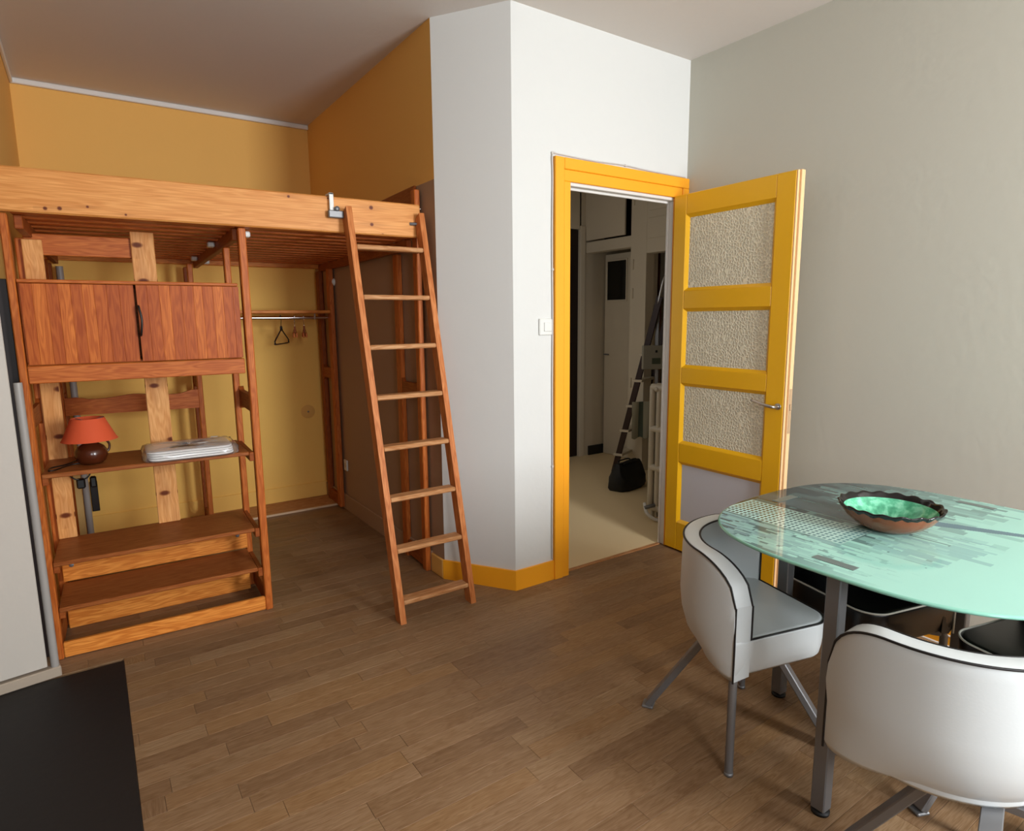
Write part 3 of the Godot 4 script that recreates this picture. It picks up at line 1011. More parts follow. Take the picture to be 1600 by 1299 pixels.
	for s in [[0.001, 0.175, 0.302], [0.225, 0.396, 0.302]]:
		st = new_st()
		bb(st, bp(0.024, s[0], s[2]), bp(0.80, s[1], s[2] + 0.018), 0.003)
		obj("back_board", st, M.pine_lit, b)
	for q in [[0.755, 0.30], [0.755, 0.115], [0.06, 0.30], [0.06, 0.115]]:
		st = new_st()
		tube(st, [bp(q[0], q[1], 0.302), bp(q[0], q[1], 0.298)], 0.009, 12)
		obj("screw", st, M.steel, b)
	# upright planks behind the shelves
	st = new_st()
	bb(st, bp(0.416, 0.419, 0.326), bp(0.509, 1.785, 0.344), 0.003)
	obj("upright_plank", st, M.plank_pine, b)
	st = new_st()
	bb(st, bp(0.024, 0.419, 0.326), bp(0.094, 1.730, 0.344), 0.003)
	obj("upright_plank", st, M.plank_pine, b)
	st = new_st()
	bb(st, bp(0.03, 1.668, 0.345), bp(0.50, 1.757, 0.364), 0.003)
	obj("cross_board", st, M.pine, b)
	# wavy board between the rear posts
	st = new_st()
	var pl := PackedVector2Array([Vector2(0.03, 0.845), Vector2(0.732, 0.835), Vector2(0.732, 0.955)])
	for k in 25:
		var t := k / 24.0
		var u := lerpf(0.725, 0.032, t)
		pl.append(Vector2(u, 0.933 + 0.020 * smoothstep(0.62, 0.70, u) + 0.016 * exp(-pow((u - 0.38) / 0.10, 2.0)) + 0.014 * smoothstep(0.16, 0.09, u)))
	prism(st, pl, -1.42, -1.395, Transform3D())
	obj("wavy_board", st, M.pine, b)
	# cupboard
	st = new_st()
	bb(st, bp(0.024, 1.534, 0.0), bp(0.800, 1.548, 0.325), 0.003)
	bb(st, bp(0.024, 1.216, 0.02), bp(0.800, 1.228, 0.325), 0.003)
	bb(st, bp(0.024, 1.228, 0.02), bp(0.036, 1.534, 0.325), 0.002)
	bb(st, bp(0.788, 1.228, 0.02), bp(0.800, 1.534, 0.325), 0.002)
	bb(st, bp(0.036, 1.228, 0.312), bp(0.788, 1.534, 0.3245), 0.0)
	obj("cupboard_box", st, M.pine, b)
	st = new_st()
	bb(st, bp(0.024, 1.148, 0.0), bp(0.806, 1.216, 0.020), 0.003)
	obj("apron", st, M.pine, b)
	for dr in [[0.031, 0.402, 0.004, 0], [0.410, 0.800, -0.012, 1]]:
		st = new_st()
		bb(st, bp(dr[0], 1.222, dr[2] + 0.004), bp(dr[1], 1.531, dr[2] + 0.014), 0.001)
		var door := obj("cupboard_door", st, M.pine_dark, b)
		var x: float = dr[0]
		while x < dr[1] - 0.005:
			var w := minf(rng.randf_range(0.034, 0.046), dr[1] - x)
			if dr[1] - x - w < 0.02: w = dr[1] - x
			st = new_st()
			bb(st, bp(x, 1.221, dr[2]), bp(x + w - 0.0003, 1.532, dr[2] + 0.006), 0.0006)
			obj("stave", st, M.stave[rng.randi() % 4], door)
			x += w
		if dr[3] == 1:
			st = new_st()
			tube(st, smooth_path([bp(0.412, 1.448, -0.008), bp(0.414, 1.44, -0.028), bp(0.420, 1.39, -0.036), bp(0.414, 1.335, -0.028), bp(0.412, 1.327, -0.008)], 5), 0.0045, 8)
			obj("handle", st, M.black, door)
	# hanging shelf and clothes rail at the back
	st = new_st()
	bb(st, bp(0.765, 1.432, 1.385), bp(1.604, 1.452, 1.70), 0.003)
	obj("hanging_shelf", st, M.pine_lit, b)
	st = new_st()
	tube(st, [bp(0.765, 1.402, 1.46), bp(1.604, 1.402, 1.46)], 0.0115, 14)
	obj("clothes_rail", st, M.chrome, b)
	for u in [0.80, 1.505]:
		st = new_st()
		bb(st, bp(u, 1.388, 1.448), bp(u + 0.012, 1.433, 1.472), 0.002)
		obj("rail_bracket", st, M.chrome, b)

# ------------------------------------------------------------------ things on and in the bed unit
func build_bed_things() -> void:
	var X := bed_xf()
	# table lamp
	var at: Vector3 = X * bp(0.190, 0.787, 0.135)
	var l := thing("table_lamp", "small table lamp with orange shade and brown jug base", "lamp", at, 0.3)
	l.scale = Vector3(0.92, 0.95, 0.92)
	var st := new_st()
	lathe(st, [Vector2(0, 0), Vector2(0.040, 0.0), Vector2(0.056, 0.012), Vector2(0.066, 0.035), Vector2(0.064, 0.058), Vector2(0.052, 0.078), Vector2(0.034, 0.090), Vector2(0.028, 0.098), Vector2(0.030, 0.106), Vector2(0.0, 0.107)], Vector3.ZERO, 32)
	obj("base", st, mat(Color(0.30, 0.13, 0.06), 0.2), l)
	st = new_st()
	tube(st, smooth_path([Vector3(0.032, 0.098, 0), Vector3(0.058, 0.100, 0), Vector3(0.076, 0.080, 0), Vector3(0.074, 0.055, 0), Vector3(0.062, 0.042, 0)], 6), 0.005, 8)
	obj("jug_handle", st, mat(Color(0.26, 0.11, 0.05), 0.25), l)
	st = new_st()
	lathe(st, [Vector2(0.112, 0.108), Vector2(0.104, 0.120), Vector2(0.066, 0.206), Vector2(0.0645, 0.206), Vector2(0.102, 0.120), Vector2(0.110, 0.108), Vector2(0.112, 0.108)], Vector3.ZERO, 40)
	var sm := mat(Color(0.84, 0.33, 0.17), 0.8)
	sm.backlight_enabled = true
	sm.backlight = Color(0.3, 0.08, 0.03)
	obj("shade", st, sm, l)
	st = new_st()
	tube(st, [Vector3(0, 0.10, 0), Vector3(0, 0.19, 0)], 0.010, 10)
	for k in 3: tube(st, [Vector3(0, 0.19, 0), Vector3(cos(k * TAU / 3) * 0.064, 0.203, sin(k * TAU / 3) * 0.064)], 0.0015, 5)
	obj("socket", st, M.steel, l)
	st = new_st()
	var cp := []
	for q in [[0.150, 0.145], [0.110, 0.13], [0.07, 0.06], [0.045, 0.05], [0.05, 0.11], [0.10, 0.155], [0.13, 0.24], [0.12, 0.32]]: cp.append(l.transform.affine_inverse() * (X * bp(q[0], 0.790, q[1])))
	tube(st, smooth_path(cp, 6), 0.003, 6)
	obj("cord", st, M.black, l)
	# wrapped linen
	var p := thing("linen_pack", "folded white bed linen in clear plastic on the shelf", "linen pack", X * bp(0.372, 0.787, -0.035), -0.036)
	for k in 4:
		st = new_st()
		var rows := []
		var y0 := 0.001 + k * 0.0105
		for q in [[0.0, 0.0], [0.0, 0.9], [0.15, 0.98], [0.5, 1.0], [0.85, 0.98], [1.0, 0.9], [1.0, 0.0]]:
			var row := []
			for a in 48:
				var t := TAU * a / 48
				var ex := signf(cos(t)) * pow(absf(cos(t)), 0.30)
				var ez := signf(sin(t)) * pow(absf(sin(t)), 0.30)
				row.append(Vector3(0.192 + ex * 0.172 * q[1] - k * 0.002, y0 + q[0] * 0.0100, -0.150 + ez * 0.128 * q[1] + 0.003 * sin(k * 2.0 + ex * 4.0)))
			rows.append(row)
		grid(st, rows, true)
		obj("folded_sheet", st, mat(Color(0.92, 0.91, 0.90), 0.85), p)
	st = new_st()
	var nz := FastNoiseLite.new(); nz.seed = 4; nz.frequency = 9.0
	var rows := []
	for q in [[0.0, 0.02], [0.0, 1.0], [0.2, 1.04], [0.55, 1.03], [0.9, 0.99], [1.0, 0.90], [1.06, 0.6], [1.05, 0.3], [1.06, 0.02]]:
		var row := []
		for a in 72:
			var t := TAU * a / 72
			var ex := signf(cos(t)) * pow(absf(cos(t)), 0.32)
			var ez := signf(sin(t)) * pow(absf(sin(t)), 0.32)
			var nn := nz.get_noise_3d(ex, ez, q[0] * 2.0)
			row.append(Vector3(0.192 + ex * (0.185 + 0.008 * nn) * q[1], maxf(0.0, q[0] * 0.046 + (0.005 * nn if q[0] > 0.1 else 0.0)), -0.150 + ez * (0.142 + 0.008 * nn) * q[1]))
		rows.append(row)
	grid(st, rows, true)
	obj("plastic_wrap", st, M.clear_film, p)
	for q in [[0.235, -0.075, 0.045, 0.026, 0.3], [0.30, -0.20, 0.03, 0.02, -0.2]]:
		st = new_st()
		bx(st, Vector3.ZERO, Vector3(q[2], 0.001, q[3]), 0.0, Transform3D(Basis(Vector3.UP, q[4]), Vector3(q[0], 0.0585, q[1])))
		obj("sticker", st, M.white_plastic, p)
	# hangers on the clothes rail
	var h := thing("clothes_hanger", "black plastic triangle hanger on the chrome clothes rail", "hanger", X * bp(1.282, 1.402, 1.46), 1.10, "")
	h.scale = Vector3.ONE * 0.98
	st = new_st()
	tube(st, smooth_path([Vector3(-0.012, 0.0, 0), Vector3(-0.010, 0.014, 0), Vector3(0.004, 0.0185, 0), Vector3(0.0165, 0.006, 0), Vector3(0.012, -0.02, 0), Vector3(0.0, -0.045, 0), Vector3(0.0, -0.062, 0)], 6), 0.0022, 6)
	obj("hook", st, M.black, h)
	st = new_st()
	tube(st, smooth_path([Vector3(-0.016, -0.062, 0), Vector3(0.016, -0.062, 0), Vector3(0.035, -0.09, 0), Vector3(0.19, -0.152, 0), Vector3(0.195, -0.168, 0), Vector3(0.18, -0.178, 0), Vector3(-0.18, -0.178, 0), Vector3(-0.195, -0.168, 0), Vector3(-0.19, -0.152, 0), Vector3(-0.035, -0.09, 0)], 5, true), 0.0048, 8, true)
	tube(st, [Vector3(-0.033, -0.088, 0), Vector3(0.033, -0.088, 0)], 0.004, 8)
	obj("frame", st, mat(Color(0.05, 0.02, 0.05), 0.4), h)
	for k in 2:
		var c := thing("clip_hanger", ["wooden clamp hanger nearest the black hanger on the rail", "wooden clamp hanger at the right end of the rail"][k], "hanger", X * bp([1.372, 1.436][k], 1.402, 1.46), 1.32)
		st = new_st()
		tube(st, smooth_path([Vector3(-0.012, 0.0, 0), Vector3(-0.010, 0.014, 0), Vector3(0.004, 0.0185, 0), Vector3(0.0165, 0.006, 0), Vector3(0.012, -0.02, 0), Vector3(0.0, -0.045, 0), Vector3(0.0, -0.07, 0)], 6), 0.0022, 6)
		obj("hook", st, M.chrome, c)
		st = new_st()
		for s in [-0.009, 0.009]: bx(st, Vector3(0, -0.118, s), Vector3(0.24, 0.032, 0.012), 0.003)
		obj("clamp_bar", st, M.pine, c)
		st = new_st()
		bx(st, Vector3(0, -0.082, 0), Vector3(0.014, 0.05, 0.014), 0.003)
		for s in [-0.016, 0.016]: bar(st, Vector3(0, -0.075, s * 0.3), Vector3(0, -0.11, s), Vector3(1, 0, 0), 0.02, 0.003)
		obj("spring_clip", st, M.pine_dark, c)
	# heating pipe, plugs and offcuts behind the shelf
	st = new_st()
	tube(st, [Vector3(-0.098, 0.0, -4.70), Vector3(-0.098, 1.72, -4.70)], 0.019, 14)
	tag(obj("heating_pipe", st, M.grey_pipe), "grey vertical heating pipe in the left alcove corner", "pipe")
	var ps := thing("power_strip", "black plugs hanging below the lamp shelf", "power strip", X * bp(0.130, 0.56, 0.32))
	st = new_st()
	bx(st, Vector3(0.0, 0.105, 0), Vector3(0.034, 0.045, 0.03), 0.006)
	obj("plug", st, M.black, ps)
	st = new_st()
	bx(st, Vector3(0.046, 0.10, -0.03), Vector3(0.026, 0.05, 0.03), 0.006)
	obj("plug", st, M.black, ps)
	st = new_st()
	tube(st, smooth_path([Vector3(-0.05, 0.165, 0), Vector3(-0.02, 0.13, 0.01), Vector3(0.02, 0.125, 0.0), Vector3(0.04, 0.15, -0.01), Vector3(0.05, 0.2, -0.03)], 6), 0.0035, 6)
	obj("cord", st, M.black, ps)
	st = new_st()
	bb(st, X * bp(0.043, 0.0, 1.2), X * bp(0.043, 0.0, 1.2) + Vector3(0.034, 0.62, 0.018), 0.002)
	tag(obj("batten", st, mat(Color(0.80, 0.66, 0.40), 0.6)), "pale upright batten behind the lamp shelf", "batten")
	st = new_st()
	bb(st, Vector3(-0.076, 0.16, -4.80), Vector3(-0.035, 0.36, -4.775), 0.003)
	tag(obj("junction_box", st, mat(Color(0.10, 0.05, 0.03), 0.5)), "small dark brown box on the wall beside the grey pipe", "box")

# ------------------------------------------------------------------ ladder
func build_ladder() -> void:
	var l := thing("bed_ladder", "eight tread wooden ladder leaning on the loft bed rail", "ladder", Vector3(1.06, 0, -2.48))
	var k := 0.41 / 1.905
	for s in [0.0, 0.372]:
		var st := new_st()
		# parallelogram side, cut level at the foot and slanted at the top
		var H := 1.905
		var x0: float = s + 0.002
		var top := -0.016
		var w := 0.028
		var pts := [Vector2(0.0, 0.0), Vector2(-k * H, H), Vector2(-k * (H - 0.03) - 0.056, H - 0.03), Vector2(-0.058, 0.0)]
		var q := []
		for p in pts:
			for e in [0.0, w]:
				var sh: float = top * p.y / H
				q.append(Vector3(x0 + sh + e, p.y, p.x))
		for f in [[0, 2, 4, 6], [1, 3, 5, 7], [0, 1, 3, 2], [2, 3, 5, 4], [4, 5, 7, 6], [6, 7, 1, 0]]:
			var mid := Vector3()
			for e in f: mid += q[e] / 4.0
			var cen := Vector3()
			for e in q: cen += e / 8.0
			ftri(st, Transform3D(), [q[f[0]], q[f[1]], q[f[2]], q[f[3]]], 1, Vector2(s * 3.0, 0.3), mid - cen)
		obj("side_rail", st, M.pine_ladder, l)
	for i in 8:
		var y := 0.089 + i * 0.2330
		var sh := -0.016 * y / 1.905
		var st := new_st()
		bb(st, Vector3(0.030 + sh, y - 0.011, -k * y - 0.068), Vector3(0.374 + sh, y + 0.011, -k * y - 0.001), 0.005)
		obj("tread", st, M.pine_tread, l)
	# hook on the bed rail
	var st := new_st()
	bb(st, Vector3(-0.075, 1.872, -0.462), Vector3(-0.055, 1.965, -0.452), 0.002)
	bb(st, Vector3(-0.075, 1.956, -0.51), Vector3(-0.055, 1.965, -0.452), 0.002)
	obj("hook", st, M.white_plastic, l)
	st = new_st()
	bb(st, Vector3(-0.085, 1.852, -0.462), Vector3(-0.013, 1.886, -0.44), 0.004)
	tube(st, [Vector3(-0.045, 1.893, -0.45), Vector3(-0.045, 1.893, -0.436)], 0.012, 10)
	obj("hook_plate", st, M.steel, l)
	st = new_st()
	tube(st, [Vector3(0.33, 1.855, -0.46), Vector3(0.37, 1.855, -0.44)], 0.008, 8)
	obj("bolt", st, M.steel, l)

# ------------------------------------------------------------------ dining table
const TC := Vector3(1.985, 0, -0.80)
func table_outline(n: int, grow := 0.0) -> PackedVector2Array:
	var out := PackedVector2Array()
	for i in n:
		var t := TAU * i / n
		var c := cos(t)
		var s := sin(t)
		var e := 2.0 / 2.85
		out.append(Vector2(signf(c) * pow(absf(c), e) * (0.508 + grow), signf(s) * pow(absf(s), e) * (0.49 + grow)))
	return out

func ink(im: Image, x0: float, z0: float, x1: float, z1: float, c: Color) -> void:
	var k := im.get_width() / 1.04
	im.fill_rect(Rect2i(int((x0 + 0.52) * k), int((z0 + 0.52) * k), maxi(1, int((x1 - x0) * k)), maxi(1, int((z1 - z0) * k))), c)

func table_print() -> ImageTexture:
	# flat grey print under the glass: blocks of a city seen from above, long streets, a grid of windows
	var N := 1024
	var im := Image.create(N, N, false, Image.FORMAT_RGB8)
	var aqua := Color(0.64, 0.85, 0.79)
	im.fill(aqua)
	var r := RandomNumberGenerator.new()
	r.seed = 19
	# picture u = x, v = z, both from -0.52 to 0.52
	var dark := Color(0.17, 0.23, 0.25)
	for k in 70:
		var z := -0.52 + k * 0.009
		ink(im, -0.12, z, 0.52, z + 0.010, Color(0.18, 0.24, 0.25).lerp(aqua, clampf(pow(k / 62.0, 1.3), 0.0, 1.0)))
	# darker town towards the far edge, fading out
	for k in 1500:
		var z := -0.52 + pow(r.randf(), 1.5) * 0.62
		var x := r.randf_range(-0.30, 0.5)
		if x > 0.05 and z > -0.02 and r.randf() > 0.15: continue
		var fade := clampf((z + 0.52) / 0.62, 0.0, 1.0)
		var c := dark.lerp(aqua, clampf(fade * 1.05 + r.randf_range(-0.25, 0.25), 0.0, 1.0))
		ink(im, x, z, x + r.randf_range(0.006, 0.05), z + r.randf_range(0.02, 0.16), c)
	ink(im, -0.06, -0.52, 0.02, -0.02, Color(0.30, 0.38, 0.40))
	# left border: slate blue band fading
	for k in 60:
		var z := -0.52 + k * 0.011
		ink(im, -0.52, z, -0.30, z + 0.012, Color(0.15, 0.22, 0.25).lerp(aqua, pow(k / 60.0, 1.2)))
	for k in 260:
		var z := r.randf_range(-0.45, 0.15)
		var x := r.randf_range(-0.48, -0.30)
		var c: Color = Color(0.38, 0.48, 0.51).lerp(aqua, clampf((z + 0.55) / 0.55 + r.randf_range(-0.2, 0.3), 0.0, 1.0))
		ink(im, x, z, x + r.randf_range(0.004, 0.025), z + r.randf_range(0.02, 0.10), c)
	# tower with rows of windows
	ink(im, -0.28, -0.47, -0.10, -0.06, Color(0.70, 0.84, 0.80))
	for i in 9:
		for j in 26:
			ink(im, -0.275 + i * 0.0195, -0.46 + j * 0.0155, -0.275 + i * 0.0195 + 0.0125, -0.46 + j * 0.0155 + 0.0095, Color(0.16, 0.21, 0.21).lerp(Color(0.45, 0.62, 0.62), j / 26.0))
	# long tapering street
	for k in 80:
		var t := k / 79.0
		var z := lerpf(-0.05, 0.42, t)
		var w := lerpf(0.032, 0.004, t)
		var x := lerpf(0.10, 0.30, t)
		ink(im, x - w, z, x + w, z + 0.007, Color(0.36, 0.49, 0.53))
	# pale blocks
	for k in 60:
		var x := r.randf_range(-0.26, 0.06)
		var z := r.randf_range(-0.05, 0.14)
		ink(im, x, z, x + r.randf_range(0.005, 0.03), z + r.randf_range(0.02, 0.12), Color(0.50, 0.66, 0.66).lerp(aqua, r.randf_range(0.3, 0.95)))
	im.generate_mipmaps()
	return ImageTexture.create_from_image(im)

func build_table() -> void:
	var t := thing("dining_table", "glass dining table with rounded aqua top and grey city print", "table", TC)
	var st := new_st()
	var ol := table_outline(96)
	var y0 := 0.732
	var y1 := 0.742
	# printed face with its own uv, and a rounded edge
	var c := Vector3(0, y1, 0)
	var inn := table_outline(96, -0.005)
	for i in 96:
		var a := inn[i]
		var b := inn[(i + 1) % 96]
		for s in [[y1, 1.0], [y0, -1.0]]:
			tri(st, Vector3(0, s[0], 0), Vector3(a.x, s[0], a.y), Vector3(b.x, s[0], b.y), Vector3(0, s[1], 0), Vector2(0.5, 0.5), a / 1.04 + Vector2(0.5, 0.5), b / 1.04 + Vector2(0.5, 0.5))
	var gm := mat(Color(1, 1, 1), 0.04)
	gm.albedo_texture = table_print()
	gm.metallic_specular = 0.55
	obj("table_top", st, gm, t)
	st = new_st()
	var rows := []
	for q in [[y1, -0.005], [y1 - 0.001, -0.0015], [y1 - 0.004, 0.0], [y0 + 0.004, 0.0], [y0 + 0.001, -0.0015], [y0, -0.005]]:
		var row := []
		for p in table_outline(96, q[1]): row.append(Vector3(p.x, q[0], p.y))
		rows.append(row)
	grid(st, rows, true)
	obj("glass_edge", st, mat(Color(0.55, 0.78, 0.70), 0.08), t)
	for q in [Vector2(-0.405, 0.0), Vector2(0.0, -0.388), Vector2(0.425, 0.01), Vector2(-0.04, 0.392)]:
		st = new_st()
		bb(st, Vector3(q.x - 0.020, 0.014, q.y - 0.020), Vector3(q.x + 0.020, y0 - 0.001, q.y + 0.020), 0.003)
		var lg := obj("leg", st, M.steel, t)
		st = new_st()
		lathe(st, [Vector2(0, 0), Vector2(0.024, 0.0), Vector2(0.025, 0.008), Vector2(0.015, 0.014), Vector2(0, 0.014)], Vector3(q.x, 0, q.y), 20)
		obj("foot", st, M.rubber, lg)
		st = new_st()
		var o: Vector2 = q.normalized() * 0.02
		var tn := Vector3(-q.normalized().y, 0, q.normalized().x)
		bar(st, Vector3(q.x + o.x, y1 + 0.0006, q.y + o.y) - tn * 0.055, Vector3(q.x + o.x, y1 + 0.0006, q.y + o.y) + tn * 0.055, Vector3(o.x, 0, o.y), 0.030, 0.001, 0.0)
		obj("mount_plate", st, mat(Color(0.46, 0.52, 0.51), 0.3, 0.3), t)

# ------------------------------------------------------------------ chairs
func seat_outline() -> Array:
	# plan: wing ends at (+-0.245, 0), right-angled rounded nose at v = 0.27, arc behind. Vector2(u, v)
	var out := []
	var nose := 0.275
	var rr := 0.075
	var c := nose - rr * sqrt(2.0)
	for k in 13:
		out.append(Vector2(0, c) + Vector2(cos(PI / 4 + PI / 2 * k / 12), sin(PI / 4 + PI / 2 * k / 12)) * rr)
	# left edge then arc then right edge
	for k in 1: out.append(Vector2(-0.270, 0.004))
	for k in 25:
		var a := lerpf(-1.16, 1.16, k / 24.0)
		out.append(Vector2(sin(a) * 0.246, 0.097 - cos(a) * 0.246))
	out.append(Vector2(0.270, 0.004))
	return out

func cv(u: float, y: float, v: float) -> Vector3:
	return Vector3(u, y, -v)

func make_chair(leather: Material, piping: Material) -> Node3D:
	var t := thing("shell_chair", "", "chair")
	# --- curved back: outline per station, closed section
	var st := new_st()
	var A0 := 1.225
	var ro := 0.287
	var ri := 0.237
	var IN := 0.092      # the inner face wraps further round, so that the wing ends are cut square to the seat edge
	var rows := []
	var rim_o := []
	var rim_i := []
	var NA := 41
	for k in NA:
		var a := lerpf(-A0, A0, k / float(NA - 1))
		var s := (A0 - absf(a)) * ro
		var e := clampf(1.0 - s / 0.15, 0.0, 1.0)
		var h := 0.55 + 0.13 * sqrt(1.0 - e * e)
		var tuck := 0.085 * smoothstep(0.0, 0.24, s)
		var lift := 0.0
		var sec := []
		for q in [[ri - tuck * 0.8, 0.325, tuck < 0.02], [ro - 0.012 - tuck, 0.312, false], [ro - tuck * 0.62, 0.335, false], [ro - tuck * 0.18, 0.385, false], [ro, 0.44, false], [ro + 0.006, 0.50, false], [ro + 0.003, lerpf(0.5, h, 0.8), false], [ro, h - 0.006, true], [ro - 0.004, h, true], [ri + 0.005, h, true], [ri, h - 0.006, true], [ri, lerpf(0.43, h, 0.5), true], [ri, 0.42, true]]:
			var k2 := clampf((ro - q[0]) / (ro - ri), 0.0, 1.0) if q[2] else 0.0
			var b := a * (1.0 + IN * k2)
			sec.append(cv(sin(b) * q[0], q[1] + lift, 0.097 - cos(b) * q[0]))
		rows.append(sec)
		rim_o.append(cv(sin(a) * (ro + 0.001), h - 0.003, 0.097 - cos(a) * (ro + 0.001)))
		var ai := a * (1.0 + IN)
		rim_i.append(cv(sin(ai) * (ri - 0.001), h - 0.003, 0.097 - cos(ai) * (ri - 0.001)))
	grid(st, rows, true)
	for k in [0, NA - 1]:   # end faces of the wings
		var sec: Array = rows[k]
		var mid := Vector3()
		for p in sec: mid += p / sec.size()
		var nn: Vector3 = (sec[5] - mid).cross(sec[8] - mid).normalized()
		if nn.z > 0: nn = -nn
		for j in sec.size():
			tri(st, mid, sec[j], sec[(j + 1) % sec.size()], nn, Vector2.ZERO, Vector2.ZERO, Vector2.ZERO)
	obj("backrest", st, leather, t)
	# --- seat
	st = new_st()
	var ol := seat_outline()
	rows = []
	for q in [[0.325, 0.0], [0.325, 0.93], [0.335, 0.965], [0.36, 0.985], [0.40, 1.0], [0.432, 1.0], [0.442, 0.985], [0.448, 0.93], [0.451, 0.5], [0.452, 0.0]]:
		var row := []
		for p in ol: row.append(cv(p.x * q[1], q[0], p.y * q[1]))
		rows.append(row)
	grid(st, rows, true)
	obj("seat", st, leather, t)
	# --- piping
	st = new_st()
	tube(st, rim_o, 0.0032, 6)
	tube(st, rim_i, 0.0032, 6)
	for s in [0, NA - 1]:
		var a := -A0 if s == 0 else A0
		for r0 in [ro + 0.001, ri - 0.001]:
			var y0 := 0.315 if r0 > 0.26 else 0.445
			if r0 < 0.26: a *= 1.0 + IN
			tube(st, [cv(sin(a) * r0, y0, 0.0985 - cos(a) * r0), cv(sin(a) * r0, 0.40 + y0 * 0.2, 0.0985 - cos(a) * r0), cv(sin(a) * r0, 0.548, 0.0985 - cos(a) * r0)], 0.0032, 6)
	var fr := [cv(0.232, 0.443, 0.042)]
	for k in 13: fr.append(cv(ol[k].x, 0.443, ol[k].y))
	fr.append(cv(-0.232, 0.443, 0.042))
	tube(st, fr, 0.0032, 6)
	obj("piping", st, piping, t)
	# --- legs: two splayed flat bars fore and aft, two round tubes at the wings
	for s in [-1.0, 1.0]:
		st = new_st()
		var foot: Vector3 = cv(0, 0.010, s * 0.297)
		var top: Vector3 = cv(0, 0.322, s * 0.098)
		bar(st, foot, top, Vector3.RIGHT, 0.045, 0.022, 0.003)
		bx(st, cv(0, 0.005, s * 0.297), Vector3(0.046, 0.010, 0.040), 0.003)
		obj("leg", st, M.steel, t)
	for s in [-1.0, 1.0]:
		st = new_st()
		tube(st, [cv(s * 0.247, 0.004, 0.0), cv(s * 0.247, 0.30, 0.0), cv(s * 0.235, 0.328, 0.004)], 0.0125, 14)
		tube(st, [cv(s * 0.247, 0.0, 0.0), cv(s * 0.247, 0.012, 0.0)], 0.0135, 14)
		obj("leg", st, M.steel, t)
	st = new_st()
	bar(st, cv(-0.235, 0.314, 0), cv(0.235, 0.314, 0), Vector3(0, 0, 1), 0.04, 0.02)
	bar(st, cv(0, 0.314, -0.10), cv(0, 0.314, 0.14), Vector3(1, 0, 0), 0.05, 0.0205)
	obj("under_frame", st, M.steel, t)
	return t

func place(o: Node3D, x: float, z: float, f: Vector2, label: String, group: String, frame_at := Vector2.ZERO, frame_to := Vector2.ZERO) -> void:
	o.position = Vector3(x, 0, z)
	o.rotation.y = atan2(-f.x, -f.y)
	o.set_meta("label", label)
	o.set_meta("group", group)
	if frame_to != Vector2.ZERO:   # the leg frames are screwed on the other way round under every second chair
		var fx: Transform3D = o.transform.affine_inverse() * Transform3D(Basis(Vector3.UP, atan2(-frame_to.x, -frame_to.y)), Vector3(frame_at.x, 0, frame_at.y))
		for ch in o.get_children():
			var nm := String(ch.name)
			if nm.begins_with("leg") or nm.begins_with("under_frame"): ch.transform = fx

func build_chairs() -> void:
	var g := "shell chairs pushed in round the glass table"
	var c := make_chair(M.white_leather, M.pipe_dark)
	place(c, 1.70, -1.165, Vector2(0.52, 0.854), "cream curved chair with dark piping beside the yellow door", g)
	var d := c.duplicate() as Node3D
	d.name = numbered("shell_chair")
	add_child(d)
	place(d, 1.600, -0.520, Vector2(0.766, -0.643), "nearest cream chair, seen from behind its curved back", g, Vector2(1.58, -0.42), Vector2(0.26, 0.966))
	var k := 0
	for q in [[2.185, -1.013, Vector2(-0.854, 0.52), "black chair with white piping at the far side of the table"], [2.17, -0.46, Vector2(-0.52, -0.854), "black chair with white piping, its seat just behind the nearest cream chair"]]:
		d = c.duplicate() as Node3D
		d.name = numbered("shell_chair")
		add_child(d)
		for ch in d.get_children():
			var nm := String(ch.name)
			if nm == "backrest" or nm == "seat": ch.material_override = M.black_leather
			elif nm == "piping": ch.material_override = M.pipe_white
		place(d, q[0], q[1], q[2], q[3], g, Vector2(2.08, -0.53) if k == 1 else Vector2.ZERO, Vector2(-0.92, -0.39) if k == 1 else Vector2.ZERO)
		k += 1

# ------------------------------------------------------------------ glazed bowl
func wob(q: Vector3, t: float, p: Vector2) -> Vector3:
	var w := smoothstep(0.09, 0.172, p.x) * smoothstep(0.035, 0.085, p.y)
	var s := sin(t * 18.0)
	return Vector3(q.x * (1.0 + 0.012 * w * s), q.y + 0.003 * w * sin(t * 18.0 + 0.6), q.z * (1.0 + 0.012 * w * s))

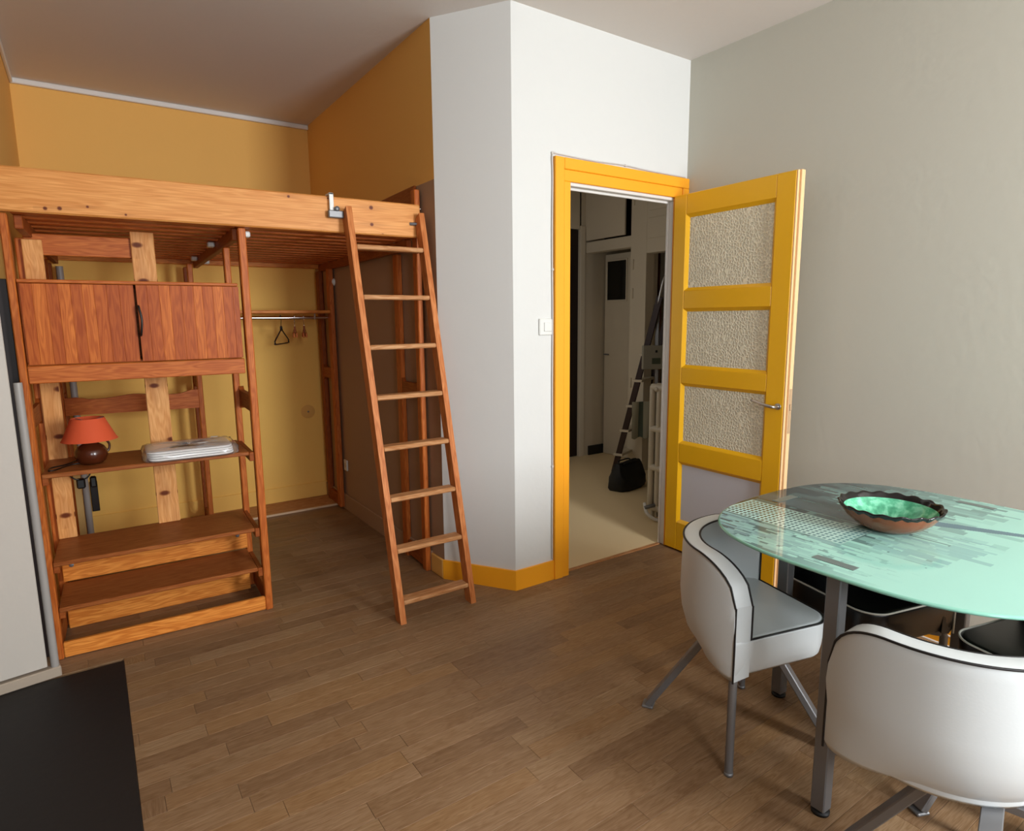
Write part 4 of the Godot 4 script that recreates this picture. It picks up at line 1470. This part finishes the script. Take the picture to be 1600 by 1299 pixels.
func build_bowl() -> void:
	var b := thing("fruit_bowl", "glazed pottery bowl, green inside with a dark dripping wavy rim", "bowl", Vector3(1.955, 0.743, -0.85))
	b.scale = Vector3(0.8, 0.86, 0.8)
	var st := new_st()
	lathe(st, [Vector2(0, 0.0), Vector2(0.075, 0.0), Vector2(0.082, 0.002), Vector2(0.115, 0.018), Vector2(0.145, 0.042), Vector2(0.160, 0.062), Vector2(0.1695, 0.0755)], Vector3.ZERO, 108, true)
	obj("outer_body", st, mat(Color(0.52, 0.27, 0.15), 0.18), b)
	st = new_st()
	var dr := RandomNumberGenerator.new()
	dr.seed = 3
	var dep := []
	for k in 108: dep.append(dr.randf())
	# dark rim, running down inside in uneven drips
	var rows := []
	for q in [0, 1, 2, 3, 4, 5, 6, 7]:
		var row := []
		for k in 108:
			var t := TAU * k / 108
			var drip := 0.5 + 0.5 * sin(t * 27.0 + 1.3 * sin(t * 5.0))
			var deep := 0.010 + 0.020 * drip * (0.5 + 0.5 * sin(t * 7.0 + 2.0))
			var p: Vector2
			match q:
				0: p = Vector2(0.1700 - 0.003 * drip, 0.0755 - 0.006 * drip)
				1: p = Vector2(0.1735, 0.079)
				2: p = Vector2(0.176, 0.083)
				3: p = Vector2(0.176, 0.087)
				4: p = Vector2(0.171, 0.087)
				5: p = Vector2(0.164, 0.080)
				6: p = Vector2(0.1575 - deep * 0.25, 0.071 - deep * 0.4)
				_: p = Vector2(0.1535 - deep * 0.72, 0.067 - deep)
			var v := Vector3(p.x * cos(t), p.y, p.x * sin(t))
			row.append(wob(v, t, p))
		rows.append(row)
	grid(st, rows, true)
	obj("rim_glaze", st, mat(Color(0.045, 0.028, 0.032), 0.12), b)
	st = new_st()
	lathe(st, [Vector2(0.0, 0.010), Vector2(0.075, 0.011), Vector2(0.108, 0.026), Vector2(0.138, 0.050), Vector2(0.1545, 0.070)], Vector3.ZERO, 64)
	var gm := mat(Color(1, 1, 1), 0.12)
	var nt := noise_tex(61, 0.012, 256, false, 1, 4)
	var gr := Gradient.new()
	gr.offsets = PackedFloat32Array([0.0, 0.4, 0.6, 1.0])
	gr.colors = PackedColorArray([Color(0.26, 0.58, 0.44), Color(0.34, 0.68, 0.53), Color(0.44, 0.77, 0.62), Color(0.62, 0.88, 0.76)])
	nt.color_ramp = gr
	gm.albedo_texture = nt
	gm.uv1_scale = Vector3(6, 1, 1)
	obj("inner_glaze", st, gm, b)

# ------------------------------------------------------------------ white panel and hearth at the left edge
func build_left_corner() -> void:
	var st := new_st()
	bb(st, Vector3(-0.95, 0.0, -2.86), Vector3(0.0, 0.006, -1.1), 0.002)
	tag(obj("hearth_slab", st, M.slate), "large black slab lying flush on the floor at the left", "hearth slab")
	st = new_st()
	bb(st, Vector3(-0.60, 0.0, -3.10), Vector3(-0.234, 1.55, -3.085), 0.002)  # dark board in place of the unlit gap
	struct("trim_5", st, M.hall_dark, "dark brown strip standing in for the shade in the gap left of the shelf unit", "trim")
	var p := thing("cupboard", "tall white cupboard front with grey edge strip at the left border", "cupboard", Vector3(-0.205, 0.0065, -2.867), 0.16)
	# local: x runs to the left (negative), z towards the room
	st = new_st()
	bb(st, Vector3(-0.75, 0.05, -0.03), Vector3(-0.042, 2.0, -0.008), 0.003)
	obj("board", st, M.panel_white, p)
	st = new_st()
	bb(st, Vector3(-0.75, 0.0, -0.04), Vector3(-0.001, 0.042, 0.0), 0.004)
	obj("bottom_rail", st, mat(Color(0.66, 0.60, 0.53), 0.5), p)
	st = new_st()
	tube(st, [Vector3(-0.018, 0.04, -0.018), Vector3(-0.018, 1.16, -0.018)], 0.014, 12)
	obj("edge_tube", st, M.grey_pipe, p)
